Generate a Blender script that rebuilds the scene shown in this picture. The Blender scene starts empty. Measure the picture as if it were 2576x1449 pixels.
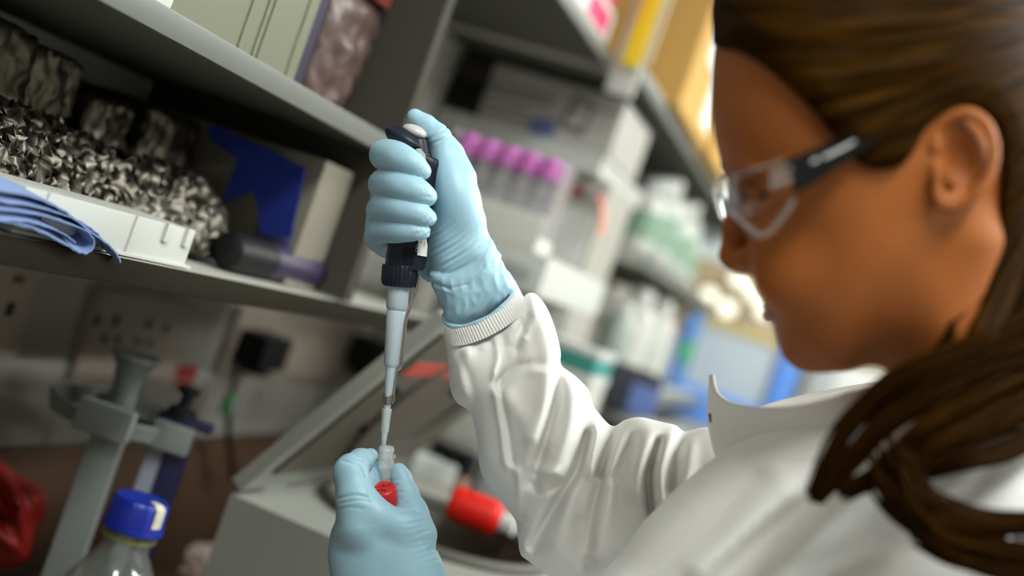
import bpy, bmesh, math, random
import numpy as np
from mathutils import Matrix, Vector

# ------------------------------------------------------------------ camera, world, lights, exposure
SC = bpy.context.scene
COL = SC.collection
F = 3000.0                      # focal length in photograph pixels (2576 x 1449)
CX, CY = 1288.0, 724.5
CAMZ = 1.40                     # camera height above the floor
YAW = math.radians(16.7)        # camera looks a little towards the shelf wall
ROLL = math.radians(19.16)      # camera held tilted
FWD = np.array([-math.sin(YAW), math.cos(YAW), 0.0])
R0 = np.array([math.cos(YAW), math.sin(YAW), 0.0])
U0 = np.array([0.0, 0.0, 1.0])
RIGHT = math.cos(ROLL) * R0 + math.sin(ROLL) * U0
UP = -math.sin(ROLL) * R0 + math.cos(ROLL) * U0
EYE = np.array([0.0, 0.0, CAMZ])

cam_data = bpy.data.cameras.new('camera')
cam = bpy.data.objects.new('camera', cam_data)
COL.objects.link(cam)
mm = Matrix.Identity(4)
for i in range(3):
    mm[i][0] = RIGHT[i]; mm[i][1] = UP[i]; mm[i][2] = -FWD[i]; mm[i][3] = EYE[i]
cam.matrix_world = mm
cam_data.sensor_fit = 'HORIZONTAL'
cam_data.sensor_width = 36.0
cam_data.lens = 36.0 * F / 2576.0
cam_data.clip_start = 0.02
cam_data.clip_end = 60
cam_data.dof.use_dof = True
cam_data.dof.focus_distance = 0.84
cam_data.dof.aperture_fstop = 2.25
SC.camera = cam

wd = bpy.data.worlds.new('room_ambient')
SC.world = wd
wd.use_nodes = True
wd.node_tree.nodes['Background'].inputs[0].default_value = (0.9, 0.95, 1.0, 1)
wd.node_tree.nodes['Background'].inputs[1].default_value = 0.05
SC.view_settings.view_transform = 'Standard'
SC.view_settings.look = 'None'
SC.view_settings.gamma = 1.0
SC.view_settings.use_curve_mapping = False
SC.view_settings.exposure = 0.80
LAMP_POWER = 19.0                # emission of the ceiling luminaires
LUMINAIRES = [(0.30, -0.25), (1.00, 1.6), (1.00, 2.95), (1.00, 4.3), (2.2, 0.25), (2.2, 1.6), (2.2, 2.95), (2.2, 4.3)]  # first panel, unseen overhead, is placed to fill the scene from the camera side

# ------------------------------------------------------------------ pixel / world helpers
def cam_pt(px, py, z):
    """point seen at photograph pixel (px, py) at distance z along the view axis"""
    return EYE + z * (FWD + (px - CX) / F * RIGHT + (CY - py) / F * UP)

def ray(px, py):
    return FWD + (px - CX) / F * RIGHT + (CY - py) / F * UP

def on(axis, val, px, py):
    d = ray(px, py)
    t = (val - EYE[axis]) / d[axis]
    return EYE + t * d

# ------------------------------------------------------------------ materials
MATS = {}
def lin(r, g, b):
    def c(v):
        v /= 255.0
        return v / 12.92 if v <= 0.04045 else ((v + 0.055) / 1.055) ** 2.4
    return (c(r), c(g), c(b))

def mat(name, col, rough=0.5, metal=0.0, var=0.0, vscale=20.0, bump=0.0, bscale=60.0, sss=0.0, emit=0.0, coat=0.0, stretch=None, spec=0.5, sheen=0.0):
    if name in MATS:
        return MATS[name]
    m = bpy.data.materials.new(name)
    m.use_nodes = True
    nt = m.node_tree
    p = nt.nodes['Principled BSDF']
    p.inputs['Base Color'].default_value = (*col, 1)
    p.inputs['Roughness'].default_value = rough
    p.inputs['Metallic'].default_value = metal
    p.inputs['Specular IOR Level'].default_value = spec
    if sheen:
        p.inputs['Sheen Weight'].default_value = sheen
    if coat:
        p.inputs['Coat Weight'].default_value = coat
    if sss:
        p.inputs['Subsurface Weight'].default_value = sss
        p.inputs['Subsurface Radius'].default_value = (0.01, 0.005, 0.003)
        p.inputs['Subsurface Scale'].default_value = 0.5
    if emit:
        p.inputs['Emission Color'].default_value = (*col, 1)
        p.inputs['Emission Strength'].default_value = emit
    if var or bump:
        tc = nt.nodes.new('ShaderNodeTexCoord')
        mp = nt.nodes.new('ShaderNodeMapping')
        nt.links.new(tc.outputs['Object'], mp.inputs['Vector'])
        if stretch:
            mp.inputs['Scale'].default_value = stretch
    if var:
        n = nt.nodes.new('ShaderNodeTexNoise')
        n.inputs['Scale'].default_value = vscale
        n.inputs['Detail'].default_value = 4
        nt.links.new(mp.outputs[0], n.inputs['Vector'])
        mx = nt.nodes.new('ShaderNodeMix')
        mx.data_type = 'RGBA'
        nt.links.new(n.outputs['Fac'], mx.inputs['Factor'])
        mx.inputs['A'].default_value = (*[max(0, c * (1 - var)) for c in col], 1)
        mx.inputs['B'].default_value = (*[min(1, c * (1 + var)) for c in col], 1)
        nt.links.new(mx.outputs['Result'], p.inputs['Base Color'])
    if bump:
        n = nt.nodes.new('ShaderNodeTexNoise')
        n.inputs['Scale'].default_value = bscale
        n.inputs['Detail'].default_value = 5
        nt.links.new(mp.outputs[0], n.inputs['Vector'])
        b = nt.nodes.new('ShaderNodeBump')
        b.inputs['Strength'].default_value = bump
        b.inputs['Distance'].default_value = 0.002
        nt.links.new(n.outputs['Fac'], b.inputs['Height'])
        nt.links.new(b.outputs[0], p.inputs['Normal'])
    MATS[name] = m
    return m

def clear(name, tint=(1, 1, 1), ior=1.35, rough=0.03, body=0.0, bodycol=(0.8, 0.8, 0.8)):
    """thin clear plastic or glass: see-through with a Fresnel reflection and, if asked, some milky body"""
    if name in MATS:
        return MATS[name]
    m = bpy.data.materials.new(name)
    m.use_nodes = True
    nt = m.node_tree
    nt.nodes.remove(nt.nodes['Principled BSDF'])
    out = nt.nodes['Material Output']
    tr = nt.nodes.new('ShaderNodeBsdfTransparent'); tr.inputs[0].default_value = (*tint, 1)
    gl = nt.nodes.new('ShaderNodeBsdfGlossy'); gl.inputs['Roughness'].default_value = rough
    lw = nt.nodes.new('ShaderNodeLayerWeight'); lw.inputs['Blend'].default_value = 0.5
    pwn = nt.nodes.new('ShaderNodeMath'); pwn.operation = 'POWER'; pwn.inputs[1].default_value = 4.0
    nt.links.new(lw.outputs['Facing'], pwn.inputs[0])
    fr = nt.nodes.new('ShaderNodeMath'); fr.operation = 'MULTIPLY_ADD'
    f0 = ((ior - 1) / (ior + 1)) ** 2
    fr.inputs[1].default_value = 0.7; fr.inputs[2].default_value = f0
    nt.links.new(pwn.outputs[0], fr.inputs[0])
    mx = nt.nodes.new('ShaderNodeMixShader')
    nt.links.new(fr.outputs[0], mx.inputs[0])
    base = tr
    if body:
        df = nt.nodes.new('ShaderNodeBsdfDiffuse'); df.inputs[0].default_value = (*bodycol, 1)
        m2 = nt.nodes.new('ShaderNodeMixShader'); m2.inputs[0].default_value = body
        nt.links.new(tr.outputs[0], m2.inputs[1]); nt.links.new(df.outputs[0], m2.inputs[2])
        base = m2
    nt.links.new(base.outputs[0], mx.inputs[1])
    nt.links.new(gl.outputs[0], mx.inputs[2])
    nt.links.new(mx.outputs[0], out.inputs['Surface'])
    MATS[name] = m
    return m

# ------------------------------------------------------------------ object helpers
WL = {}
def tag(o, label, cat, group=None, kind=None):
    if label: o['label'] = label
    if cat: o['category'] = cat
    if group: o['group'] = group
    if kind: o['kind'] = kind
    return o

def thing(name, label, cat, loc, group=None):
    o = bpy.data.objects.new(name, None)
    o.empty_display_size = 0.02
    COL.objects.link(o)
    o.location = [float(v) for v in loc]
    WL[o] = np.array(loc, float)
    return tag(o, label, cat, group)

def mesh_obj(name, verts, faces, material, parent=None, smooth=True, label=None, cat=None, group=None, kind=None, origin=None, uv=None, angle=None):
    v = np.asarray(verts, float).reshape(-1, 3)
    if origin is None:
        origin = np.array([(v[:, 0].min() + v[:, 0].max()) / 2, (v[:, 1].min() + v[:, 1].max()) / 2, v[:, 2].min()])
    me = bpy.data.meshes.new(name)
    if isinstance(faces, np.ndarray):
        nv, nf, k = len(v), len(faces), faces.shape[1]
        me.vertices.add(nv); me.vertices.foreach_set('co', (v - origin).astype(np.float32).ravel())
        me.loops.add(nf * k); me.loops.foreach_set('vertex_index', faces.astype(np.int32).ravel())
        me.polygons.add(nf)
        me.polygons.foreach_set('loop_start', np.arange(nf, dtype=np.int32) * k)
        me.polygons.foreach_set('loop_total', np.full(nf, k, np.int32))
        me.update(calc_edges=True)
        me.validate()
    else:
        me.from_pydata((v - origin).tolist(), [], faces)
        me.update()
    if uv is not None:
        lay = me.uv_layers.new(name='strand')
        li = np.zeros(len(me.loops), np.int32); me.loops.foreach_get('vertex_index', li)
        lay.data.foreach_set('uv', uv[li].astype(np.float32).ravel())
    if smooth:
        if angle is None:
            me.polygons.foreach_set('use_smooth', np.ones(len(me.polygons), bool))
        else:
            me.polygons.foreach_set('use_smooth', np.ones(len(me.polygons), bool))
            me.set_sharp_from_angle(angle=math.radians(angle))
    if material is not None:
        me.materials.append(material)
    o = bpy.data.objects.new(name, me)
    COL.objects.link(o)
    WL[o] = np.array(origin, float)
    if parent is not None:
        o.parent = parent
        o.location = [float(x) for x in (origin - WL[parent])]
    else:
        o.location = [float(x) for x in origin]
    tag(o, label, cat, group, kind)
    return o

class G:
    """collects simple solids into one mesh"""
    def __init__(s, M=None):
        s.v = []; s.f = []; s.M = M
    def add(s, verts, faces):
        n = len(s.v)
        s.v += [tuple(map(float, p)) for p in verts]
        s.f += [tuple(i + n for i in f) for f in faces]
        return s
    def box(s, x0, x1, y0, y1, z0, z1, b=0.0, taper=0.0):
        bm = bmesh.new()
        bmesh.ops.create_cube(bm, size=1)
        for q in bm.verts:
            k = 1 - taper if q.co.z < 0 else 1
            q.co = Vector(((x0 + x1) / 2 + q.co.x * (x1 - x0) * k, (y0 + y1) / 2 + q.co.y * (y1 - y0) * k, (z0 + z1) / 2 + q.co.z * (z1 - z0)))
        if b:
            bmesh.ops.bevel(bm, geom=list(bm.edges), offset=b, segments=2, profile=0.7, affect='EDGES')
        bm.verts.index_update()
        s.add([q.co[:] for q in bm.verts], [[q.index for q in f.verts] for f in bm.faces])
        bm.free()
        return s
    def tube(s, pts, rad, n=10, cap=True, flat=1.0):
        pts = [np.array(p, float) for p in pts]
        if not hasattr(rad, '__len__'): rad = [rad] * len(pts)
        rings = []
        prev = None
        for i, p in enumerate(pts):
            d = pts[min(i + 1, len(pts) - 1)] - pts[max(i - 1, 0)]
            d = d / (np.linalg.norm(d) + 1e-12)
            if prev is None:
                a = np.array([0, 0, 1.0]) if abs(d[2]) < 0.9 else np.array([1.0, 0, 0])
                u = np.cross(d, a)
            else:
                u = prev - d * np.dot(prev, d)
            u /= np.linalg.norm(u) + 1e-12
            prev = u
            w = np.cross(d, u)
            rings.append([p + rad[i] * (math.cos(2 * math.pi * k / n) * u + flat * math.sin(2 * math.pi * k / n) * w) for k in range(n)])
        fs = []
        for i in range(len(rings) - 1):
            for k in range(n):
                a = i * n + k; b_ = i * n + (k + 1) % n
                fs.append((a, b_, b_ + n, a + n))
        if cap:
            fs.append(tuple(range(n - 1, -1, -1)))
            fs.append(tuple((len(rings) - 1) * n + k for k in range(n)))
        return s.add([q for r in rings for q in r], fs)
    def lathe(s, base, axis, prof, n=32, cap=True, sx=1.0, refu=None):
        """prof: list of (distance along axis, radius)"""
        base = np.array(base, float); d = np.array(axis, float); d /= np.linalg.norm(d)
        if refu is None:
            a = np.array([0, 0, 1.0]) if abs(d[2]) < 0.9 else np.array([1.0, 0, 0])
            u = np.cross(d, a)
        else:
            u = np.array(refu, float) - d * np.dot(refu, d)
        u /= np.linalg.norm(u); w = np.cross(d, u)
        vs = []; fs = []
        for (t, r) in prof:
            for k in range(n):
                q = 2 * math.pi * k / n
                vs.append(base + d * t + r * (math.cos(q) * u + sx * math.sin(q) * w))
        for i in range(len(prof) - 1):
            for k in range(n):
                a = i * n + k; b_ = i * n + (k + 1) % n
                fs.append((a, b_, b_ + n, a + n))
        if cap:
            fs.append(tuple(range(n - 1, -1, -1)))
            fs.append(tuple((len(prof) - 1) * n + k for k in range(n)))
        return s.add(vs, fs)
    def prism(s, poly, ex):
        """polygon of 3-D points pushed along vector ex"""
        n = len(poly); poly = [np.array(p, float) for p in poly]; ex = np.array(ex, float)
        vs = poly + [p + ex for p in poly]
        fs = [tuple(range(n - 1, -1, -1)), tuple(range(n, 2 * n))]
        for i in range(n):
            j = (i + 1) % n
            fs.append((i, j, n + j, n + i))
        return s.add(vs, fs)
    def sheet(s, grid, th):
        """grid [i][j] of points given thickness th along normals"""
        g = np.array(grid, float)
        du = np.gradient(g, axis=0); dv = np.gradient(g, axis=1)
        nrm = np.cross(du, dv); nrm /= np.linalg.norm(nrm, axis=2, keepdims=True) + 1e-12
        a, b = g.shape[:2]
        top = g + nrm * th / 2; bot = g - nrm * th / 2
        vs = list(top.reshape(-1, 3)) + list(bot.reshape(-1, 3)); o = a * b
        fs = []
        for i in range(a - 1):
            for j in range(b - 1):
                q = (i * b + j, (i + 1) * b + j, (i + 1) * b + j + 1, i * b + j + 1)
                fs.append(q); fs.append(tuple(x + o for x in reversed(q)))
        rim = [(i, 0) for i in range(a)] + [(a - 1, j) for j in range(1, b)] + [(i, b - 1) for i in range(a - 2, -1, -1)] + [(0, j) for j in range(b - 2, 0, -1)]
        for k in range(len(rim)):
            p = rim[k][0] * b + rim[k][1]; q = rim[(k + 1) % len(rim)]; q = q[0] * b + q[1]
            fs.append((q, p, p + o, q + o))
        return s.add(vs, fs)
    def obj(s, name, material, parent=None, M=None, smooth=True, angle=35, **kw):
        M = M if M is not None else s.M
        v = np.array(s.v)
        if M is not None:
            M = np.array(M)
            v = v @ M[:3, :3].T + M[:3, 3]
        return mesh_obj(name, v, s.f, material, parent, smooth=smooth, angle=angle, **kw)

def rotz(deg, loc=(0, 0, 0)):
    a = math.radians(deg); c, q = math.cos(a), math.sin(a)
    return np.array([[c, -q, 0, loc[0]], [q, c, 0, loc[1]], [0, 0, 1, loc[2]], [0, 0, 0, 1]], float)

def rot(axis, deg, loc=(0, 0, 0)):
    m = np.array(Matrix.Rotation(math.radians(deg), 4, axis))
    m[:3, 3] = loc
    return m

def text_mesh(txt, size, name, material, origin, xdir, ydir, parent=None, depth=0.00006, **kw):
    cu = bpy.data.curves.new('tmp', 'FONT'); cu.body = txt; cu.size = 1.0; cu.resolution_u = 2
    ob = bpy.data.objects.new('tmp', cu); COL.objects.link(ob)
    dg = bpy.context.evaluated_depsgraph_get(); dg.update()
    me = ob.evaluated_get(dg).to_mesh()
    vs = np.array([v.co[:] for v in me.vertices]); fs = [tuple(p.vertices) for p in me.polygons]
    ob.evaluated_get(dg).to_mesh_clear()
    bpy.data.objects.remove(ob); bpy.data.curves.remove(cu)
    x = np.array(xdir, float); x /= np.linalg.norm(x)
    y = np.array(ydir, float); y -= x * np.dot(x, y); y /= np.linalg.norm(y)
    z = np.cross(x, y)
    W = np.array(origin, float) + vs[:, :1] * size * x + vs[:, 1:2] * size * y + z * depth
    return mesh_obj(name, W, fs, material, parent, smooth=False, **kw)

# ------------------------------------------------------------------ implicit surfaces in (photo pixel, photo pixel, depth) space
def spline(pts, closed=True, sub=6):
    p = np.array(pts, float); n = len(p); out = []
    rng = range(n) if closed else range(n - 1)
    for i in rng:
        if closed:
            a, b, c, d = p[(i - 1) % n], p[i], p[(i + 1) % n], p[(i + 2) % n]
        else:
            a, b, c, d = p[max(i - 1, 0)], p[i], p[i + 1], p[min(i + 2, n - 1)]
        for k in range(sub):
            t = k / sub
            out.append(0.5 * ((2 * b) + (c - a) * t + (2 * a - 5 * b + 4 * c - d) * t * t + (3 * b - a - 3 * c + d) * t ** 3))
    if not closed:
        out.append(p[-1])
    return np.array(out)

class Field:
    def __init__(s, x0, x1, y0, y1, w0, w1, h):
        s.h = h
        s.x = np.arange(x0, x1 + h, h); s.y = np.arange(y0, y1 + h, h); s.w = np.arange(w0, w1 + h, h)
        s.X, s.Y = np.meshgrid(s.x, s.y, indexing='ij')
        s.f = np.full((len(s.x), len(s.y), len(s.w)), 1e3, np.float32)
    def win(s, lo, hi):
        def r(a, l, h): 
            i = max(0, int(np.searchsorted(a, l)) - 1); j = min(len(a), int(np.searchsorted(a, h)) + 1)
            return slice(i, max(j, i + 1))
        return r(s.x, lo[0], hi[0]), r(s.y, lo[1], hi[1]), r(s.w, lo[2], hi[2])
    def grids(s, sl):
        return (s.x[sl[0]][:, None, None].astype(np.float32), s.y[sl[1]][None, :, None].astype(np.float32), s.w[sl[2]][None, None, :].astype(np.float32))
    def union(s, sl, d, k):
        a = s.f[sl]
        if k > 0:
            h = np.maximum(k - np.abs(a - d), 0) / k
            s.f[sl] = np.minimum(a, d) - h * h * k * 0.25
        else:
            s.f[sl] = np.minimum(a, d)
    def cut(s, sl, d, k):
        a = s.f[sl]; d = -d
        h = np.maximum(k - np.abs(a - d), 0) / k
        s.f[sl] = np.maximum(a, d) + h * h * k * 0.25
    def cone(s, a, b, ra, rb, k=8, sub=False):
        a = np.array(a, float); b = np.array(b, float); m = max(ra, rb) + 2.5 * k + 3 * s.h
        sl = s.win(np.minimum(a, b) - m, np.maximum(a, b) + m)
        X, Y, W = s.grids(sl)
        ab = b - a; L = float(np.dot(ab, ab)) + 1e-9
        t = np.clip(((X - a[0]) * ab[0] + (Y - a[1]) * ab[1] + (W - a[2]) * ab[2]) / L, 0, 1)
        d = np.sqrt((X - a[0] - t * ab[0]) ** 2 + (Y - a[1] - t * ab[1]) ** 2 + (W - a[2] - t * ab[2]) ** 2) - (ra + t * (rb - ra))
        (s.cut if sub else s.union)(sl, d.astype(np.float32), k)
        return s
    def chain(s, pts, k=8):
        """pts: (x, y, w, r)"""
        for p, q in zip(pts[:-1], pts[1:]):
            s.cone(p[:3], q[:3], p[3], q[3], k)
        return s
    def ell(s, c, r, k=8, sub=False, rotd=0.0):
        m = max(r) + 2.5 * k + 3 * s.h
        sl = s.win(np.array(c) - m, np.array(c) + m)
        X, Y, W = s.grids(sl)
        ca, sa = math.cos(math.radians(rotd)), math.sin(math.radians(rotd))
        dx, dy = X - c[0], Y - c[1]
        u, v = dx * ca + dy * sa, -dx * sa + dy * ca
        q = np.sqrt((u / r[0]) ** 2 + (v / r[1]) ** 2 + ((W - c[2]) / r[2]) ** 2)
        q2 = np.sqrt((u / r[0] ** 2) ** 2 + (v / r[1] ** 2) ** 2 + ((W - c[2]) / r[2] ** 2) ** 2) + 1e-6
        d = q * (q - 1) / q2
        (s.cut if sub else s.union)(sl, d.astype(np.float32), k)
        return s
    def polydist(s, poly):
        """signed distance (positive inside) of a closed polygon on the pixel grid"""
        P = np.array(poly, float); X, Y = s.X, s.Y
        d2 = np.full(X.shape, 1e12); ins = np.zeros(X.shape, bool)
        for i in range(len(P)):
            a = P[i]; b = P[(i + 1) % len(P)]; e = b - a
            t = np.clip(((X - a[0]) * e[0] + (Y - a[1]) * e[1]) / (e @ e + 1e-9), 0, 1)
            d2 = np.minimum(d2, (X - a[0] - t * e[0]) ** 2 + (Y - a[1] - t * e[1]) ** 2)
            c = (a[1] > Y) != (b[1] > Y)
            with np.errstate(divide='ignore', invalid='ignore'):
                ins ^= c & (X < (b[0] - a[0]) * (Y - a[1]) / (b[1] - a[1] + 1e-12) + a[0])
        return np.where(ins, 1, -1) * np.sqrt(d2)
    def linedist(s, pts):
        P = np.array(pts, float); d2 = np.full(s.X.shape, 1e12)
        for a, b in zip(P[:-1], P[1:]):
            e = b - a
            t = np.clip(((s.X - a[0]) * e[0] + (s.Y - a[1]) * e[1]) / (e @ e + 1e-9), 0, 1)
            d2 = np.minimum(d2, (s.X - a[0] - t * e[0]) ** 2 + (s.Y - a[1] - t * e[1]) ** 2)
        return np.sqrt(d2)
    def blur(s, a, n):
        for _ in range(2):
            for ax in (0, 1):
                c = np.cumsum(np.pad(a, [(n + 1, n) if q == ax else (0, 0) for q in (0, 1)], mode='edge'), axis=ax)
                a = (np.take(c, range(2 * n + 1, c.shape[ax]), axis=ax) - np.take(c, range(0, c.shape[ax] - 2 * n - 1), axis=ax)) / (2 * n + 1)
        return a
    def inflate(s, poly, R, W, wm=0.0, k=0, bl=4, smooth=True, folds=(), ret=False):
        """a pillow over the outline: half thickness W, rounded over distance R from the rim, centred at depth wm"""
        P = spline(poly) if smooth else np.array(poly, float)
        d = s.polydist(P)
        if bl:
            db = s.blur(d, bl)
            m = np.clip(d / (bl * s.h * 3.0), 0, 1); d = d * (1 - m) + db * m
        if callable(W): W = W(s.X, s.Y)
        if callable(wm): wm = wm(s.X, s.Y)
        W = W + np.zeros_like(d); wm = wm + np.zeros_like(d)
        off = np.zeros_like(d)
        edge = np.clip(d / 25.0, 0, 1)
        for pts, amp, wid in folds:
            q = s.linedist(spline(pts, False, 5))
            off += amp * np.exp(-(q / wid) ** 2)
        t = np.maximum((R - d) / R, 0)
        w = s.w[None, None, :]
        front = (w < wm[:, :, None])
        Wf = np.maximum(W + off * edge, 4.0)
        rr = np.where(front, (wm[:, :, None] - w) / Wf[:, :, None], (w - wm[:, :, None]) / W[:, :, None])
        d3 = ((np.sqrt(t[:, :, None] ** 2 + rr ** 2) - 1) * np.minimum(R, W)[:, :, None]).astype(np.float32)
        if ret: return d3
        s.union((slice(None),) * 3, d3, k)
        return s
    def mesh(s, smooth=2):
        return surface_nets(s.f, (s.x[0], s.y[0], s.w[0]), s.h, smooth)

def surface_nets(f, org, h, smooth=2):
    f = np.asarray(f, np.float32)
    nx, ny, nz = f.shape
    ins = f < 0
    cs = (nx - 1, ny - 1, nz - 1)
    cnt = np.zeros(cs, np.uint8)
    for dx in (0, 1):
        for dy in (0, 1):
            for dz in (0, 1):
                cnt += ins[dx:nx - 1 + dx, dy:ny - 1 + dy, dz:nz - 1 + dz]
    act = (cnt > 0) & (cnt < 8)
    I = np.argwhere(act)
    idx = np.full(cs, -1, np.int32); idx[act] = np.arange(len(I))
    pos = np.zeros((len(I), 3)); num = np.zeros(len(I))
    corners = [(0, 0, 0), (1, 0, 0), (0, 1, 0), (1, 1, 0), (0, 0, 1), (1, 0, 1), (0, 1, 1), (1, 1, 1)]
    vals = [f[I[:, 0] + c[0], I[:, 1] + c[1], I[:, 2] + c[2]] for c in corners]
    for a in range(8):
        for ax in range(3):
            if corners[a][ax] == 0:
                cb = list(corners[a]); cb[ax] = 1; b = corners.index(tuple(cb))
                va, vb = vals[a], vals[b]
                x = (va < 0) != (vb < 0)
                t = va[x] / (va[x] - vb[x])
                p = np.tile(np.array(corners[a], float), (len(t), 1)); p[:, ax] += t
                pos[x] += p; num[x] += 1
    V = I + pos / num[:, None]
    faces = []
    for ax in range(3):
        o1, o2 = (ax + 1) % 3, (ax + 2) % 3
        sl0 = [slice(None)] * 3; sl1 = [slice(None)] * 3
        sl0[ax] = slice(0, -1); sl1[ax] = slice(1, None)
        cr = ins[tuple(sl0)] != ins[tuple(sl1)]
        E = np.argwhere(cr)
        m = (E[:, o1] > 0) & (E[:, o2] > 0) & (E[:, o1] < f.shape[o1] - 1) & (E[:, o2] < f.shape[o2] - 1)
        E = E[m]
        flip = ins[tuple(E.T)]
        q = []
        for d1, d2 in ((0, 0), (-1, 0), (-1, -1), (0, -1)):
            e = E.copy(); e[:, o1] += d1; e[:, o2] += d2
            q.append(idx[tuple(e.T)])
        Q = np.stack(q, 1)
        Q[~flip] = Q[~flip][:, ::-1]
        faces.append(Q)
    Fc = np.concatenate(faces)
    for _ in range(smooth):
        acc = np.zeros_like(V); n = np.zeros(len(V))
        for a, b in ((0, 1), (1, 2), (2, 3), (3, 0)):
            for c in range(3):
                acc[:, c] += np.bincount(Fc[:, a], V[Fc[:, b], c], len(V)) + np.bincount(Fc[:, b], V[Fc[:, a], c], len(V))
            n += np.bincount(Fc[:, a], minlength=len(V)) + np.bincount(Fc[:, b], minlength=len(V))
        V = 0.5 * V + 0.5 * acc / np.maximum(n, 1)[:, None]
    return V * h + np.array(org), Fc

def to_world(V, zref):
    """(pixel, pixel, depth in pixel units at zref) -> world"""
    V = np.asarray(V, float)
    Z = zref * (1 + V[:, 2] / F)
    return EYE + Z[:, None] * (FWD + ((V[:, 0] - CX) / F)[:, None] * RIGHT + ((CY - V[:, 1]) / F)[:, None] * UP)

def organic(name, field, zref, material, parent=None, smooth=2, uvfun=None, flipn=True, **kw):
    V, Fc = field.mesh(smooth)
    uv = uvfun(V) if uvfun else None
    Wv = to_world(V, zref)
    return mesh_obj(name, Wv, Fc[:, ::-1] if flipn else Fc, material, parent, uv=uv, **kw)

def pw(zref):
    return lambda x, y, w=0.0: to_world([(x, y, w)], zref)[0]
# ================================================================== the setting
PAINT = mat('painted_wall', (0.36, 0.35, 0.315), 0.8, var=0.04, vscale=6, bump=0.05, bscale=150)
FLOORM = mat('vinyl_floor', (0.30, 0.31, 0.32), 0.45, var=0.10, vscale=40)
CEILM = mat('ceiling_tile', (0.75, 0.75, 0.73), 0.9, var=0.03, vscale=30, bump=0.1, bscale=200)
TILEM = mat('glazed_tile', (0.33, 0.315, 0.285), 0.3, var=0.05, vscale=9, bump=0.02, bscale=15)
LAM = mat('grey_laminate', (0.12, 0.128, 0.12), 0.4, var=0.03, vscale=30)
LAMD = mat('shelf_board', (0.36, 0.355, 0.32), 0.6, var=0.06, vscale=12)
WOOD = mat('dark_wood', (0.075, 0.04, 0.022), 0.45, var=0.35, vscale=8, stretch=(6, 1, 6))
WHITE = mat('white_plastic', (0.53, 0.54, 0.515), 0.35, var=0.03, vscale=12)
OFFW = mat('offwhite_plastic', (0.42, 0.42, 0.385), 0.4, var=0.04, vscale=14)
GREYP = mat('grey_plastic', (0.33, 0.34, 0.34), 0.45, var=0.05, vscale=16)
BLACK = mat('black_plastic', (0.009, 0.009, 0.010), 0.5, var=0.2, vscale=20, spec=0.2)
GROUT = mat('grout', (0.35, 0.34, 0.31), 0.9, var=0.1, vscale=40)
LAMPM = mat('lamp_diffuser', (0.97, 1.0, 0.95), 0.5, emit=LAMP_POWER)
UNDER = mat('shaded_underside', (0.040, 0.038, 0.026), 0.8, var=0.15, vscale=60)  # laminate colour darkened to stand in for the shade below the shelves
WX = -0.80

def struct(name, g, m, **kw):
    o = g.obj(name, m, **kw); o['kind'] = 'structure'; return o
struct('floor', G().box(WX, 3.2, -2.2, 7.0, -0.06, 0.0), FLOORM)
struct('ceiling', G().box(WX, 3.2, -2.2, 7.0, 2.7, 2.76), CEILM)
wl = struct('wall_left', G().box(WX - 0.1, WX, -2.2, 7.0, 0, 2.7), PAINT)
struct('wall_right', G().box(3.2, 3.3, -2.2, 7.0, 0, 2.7), PAINT)
struct('wall_back', G().box(WX, 3.2, 7.0, 7.1, 0, 2.7), mat('beige_wall', (0.55, 0.46, 0.33), 0.8, var=0.05, vscale=4))
struct('wall_front', G().box(WX, 3.2, -2.3, -2.2, 0, 2.7), PAINT)
# glazed tiles between the bench and the lower shelf
first = {}
for r, (za, zb) in enumerate(((1.067, 1.165), (1.168, 1.316))):
    for k in range(9):
        y0 = 0.686 + 0.15 * k
        if r not in first:
            o = G().box(WX + 0.001, WX + 0.008, y0 + 0.0015, y0 + 0.1485, za, zb, 0.0012).obj('wall_tile', TILEM, wl)
            first[r] = o
        else:
            o = first[r].copy(); COL.objects.link(o); o.parent = wl; o.location = first[r].location.copy(); o.location.y += 0.15 * k
struct('trim_1', G().box(WX, WX + 0.02, -0.5, 5.0, 0.92, 1.065, 0.002), WOOD)
# ceiling luminaires: housing and glowing diffuser
for i, (x, y) in enumerate(LUMINAIRES):
    t = thing('ceiling_light', ['first', 'second', 'third', 'fourth'][i % 4] + ' fluorescent panel counting from the viewer, ' + ('in the ceiling row above the aisle' if x < 1.5 else 'in the ceiling row nearer the right wall'), 'ceiling light', (x, y, 2.66), 'ceiling light panels in the laboratory')
    G().box(x - 0.17, x + 0.17, y - 0.62, y + 0.62, 2.665, 2.70, 0.004).obj('housing', WHITE, t)
    G().box(x - 0.15, x + 0.15, y - 0.6, y + 0.6, 2.655, 2.668, 0.002).obj('diffuser', LAMPM, t)

# ------------------------------------------------------------------ bench and shelves
b = thing('workbench', 'dark brown wooden laboratory workbench along the tiled wall', 'workbench', (-0.45, 2.2, 0))
G().box(WX + 0.021, -0.12, -0.5, 5.0, 0.88, 0.92, 0.003).obj('worktop', WOOD, b)
for k in range(6):
    y0 = -0.45 + 0.9 * k
    d = G().box(WX + 0.03, -0.16, y0, y0 + 0.88, 0.08, 0.88, 0.002).obj('cupboard', OFFW, b)
    G().box(-0.16, -0.145, y0 + 0.02, y0 + 0.86, 0.12, 0.86, 0.002).obj('cupboard_door', OFFW, d)
def shelf(name, label, y0, y1, z, x1=-0.5, th=0.0185, em=None):
    t = thing('wall_shelf', label, 'shelf', (x1, y0, z - th))
    G().box(WX + 0.001, x1 - 0.004, y0, y1, z - th, z, 0.0002).obj('board', LAMD, t)
    G().box(x1 - 0.004, x1, y0, y1, z - th, z, 0.0014).obj('edge_band', em or LAM, t)
    G().box(WX + 0.002, x1 - 0.002, y0 + 0.001, y1 - 0.001, z - th - 0.0008, z - th, 0.0).obj('underside', UNDER, t)  # added thin dark sheet that paints in the shade under the board
    return t
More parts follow.
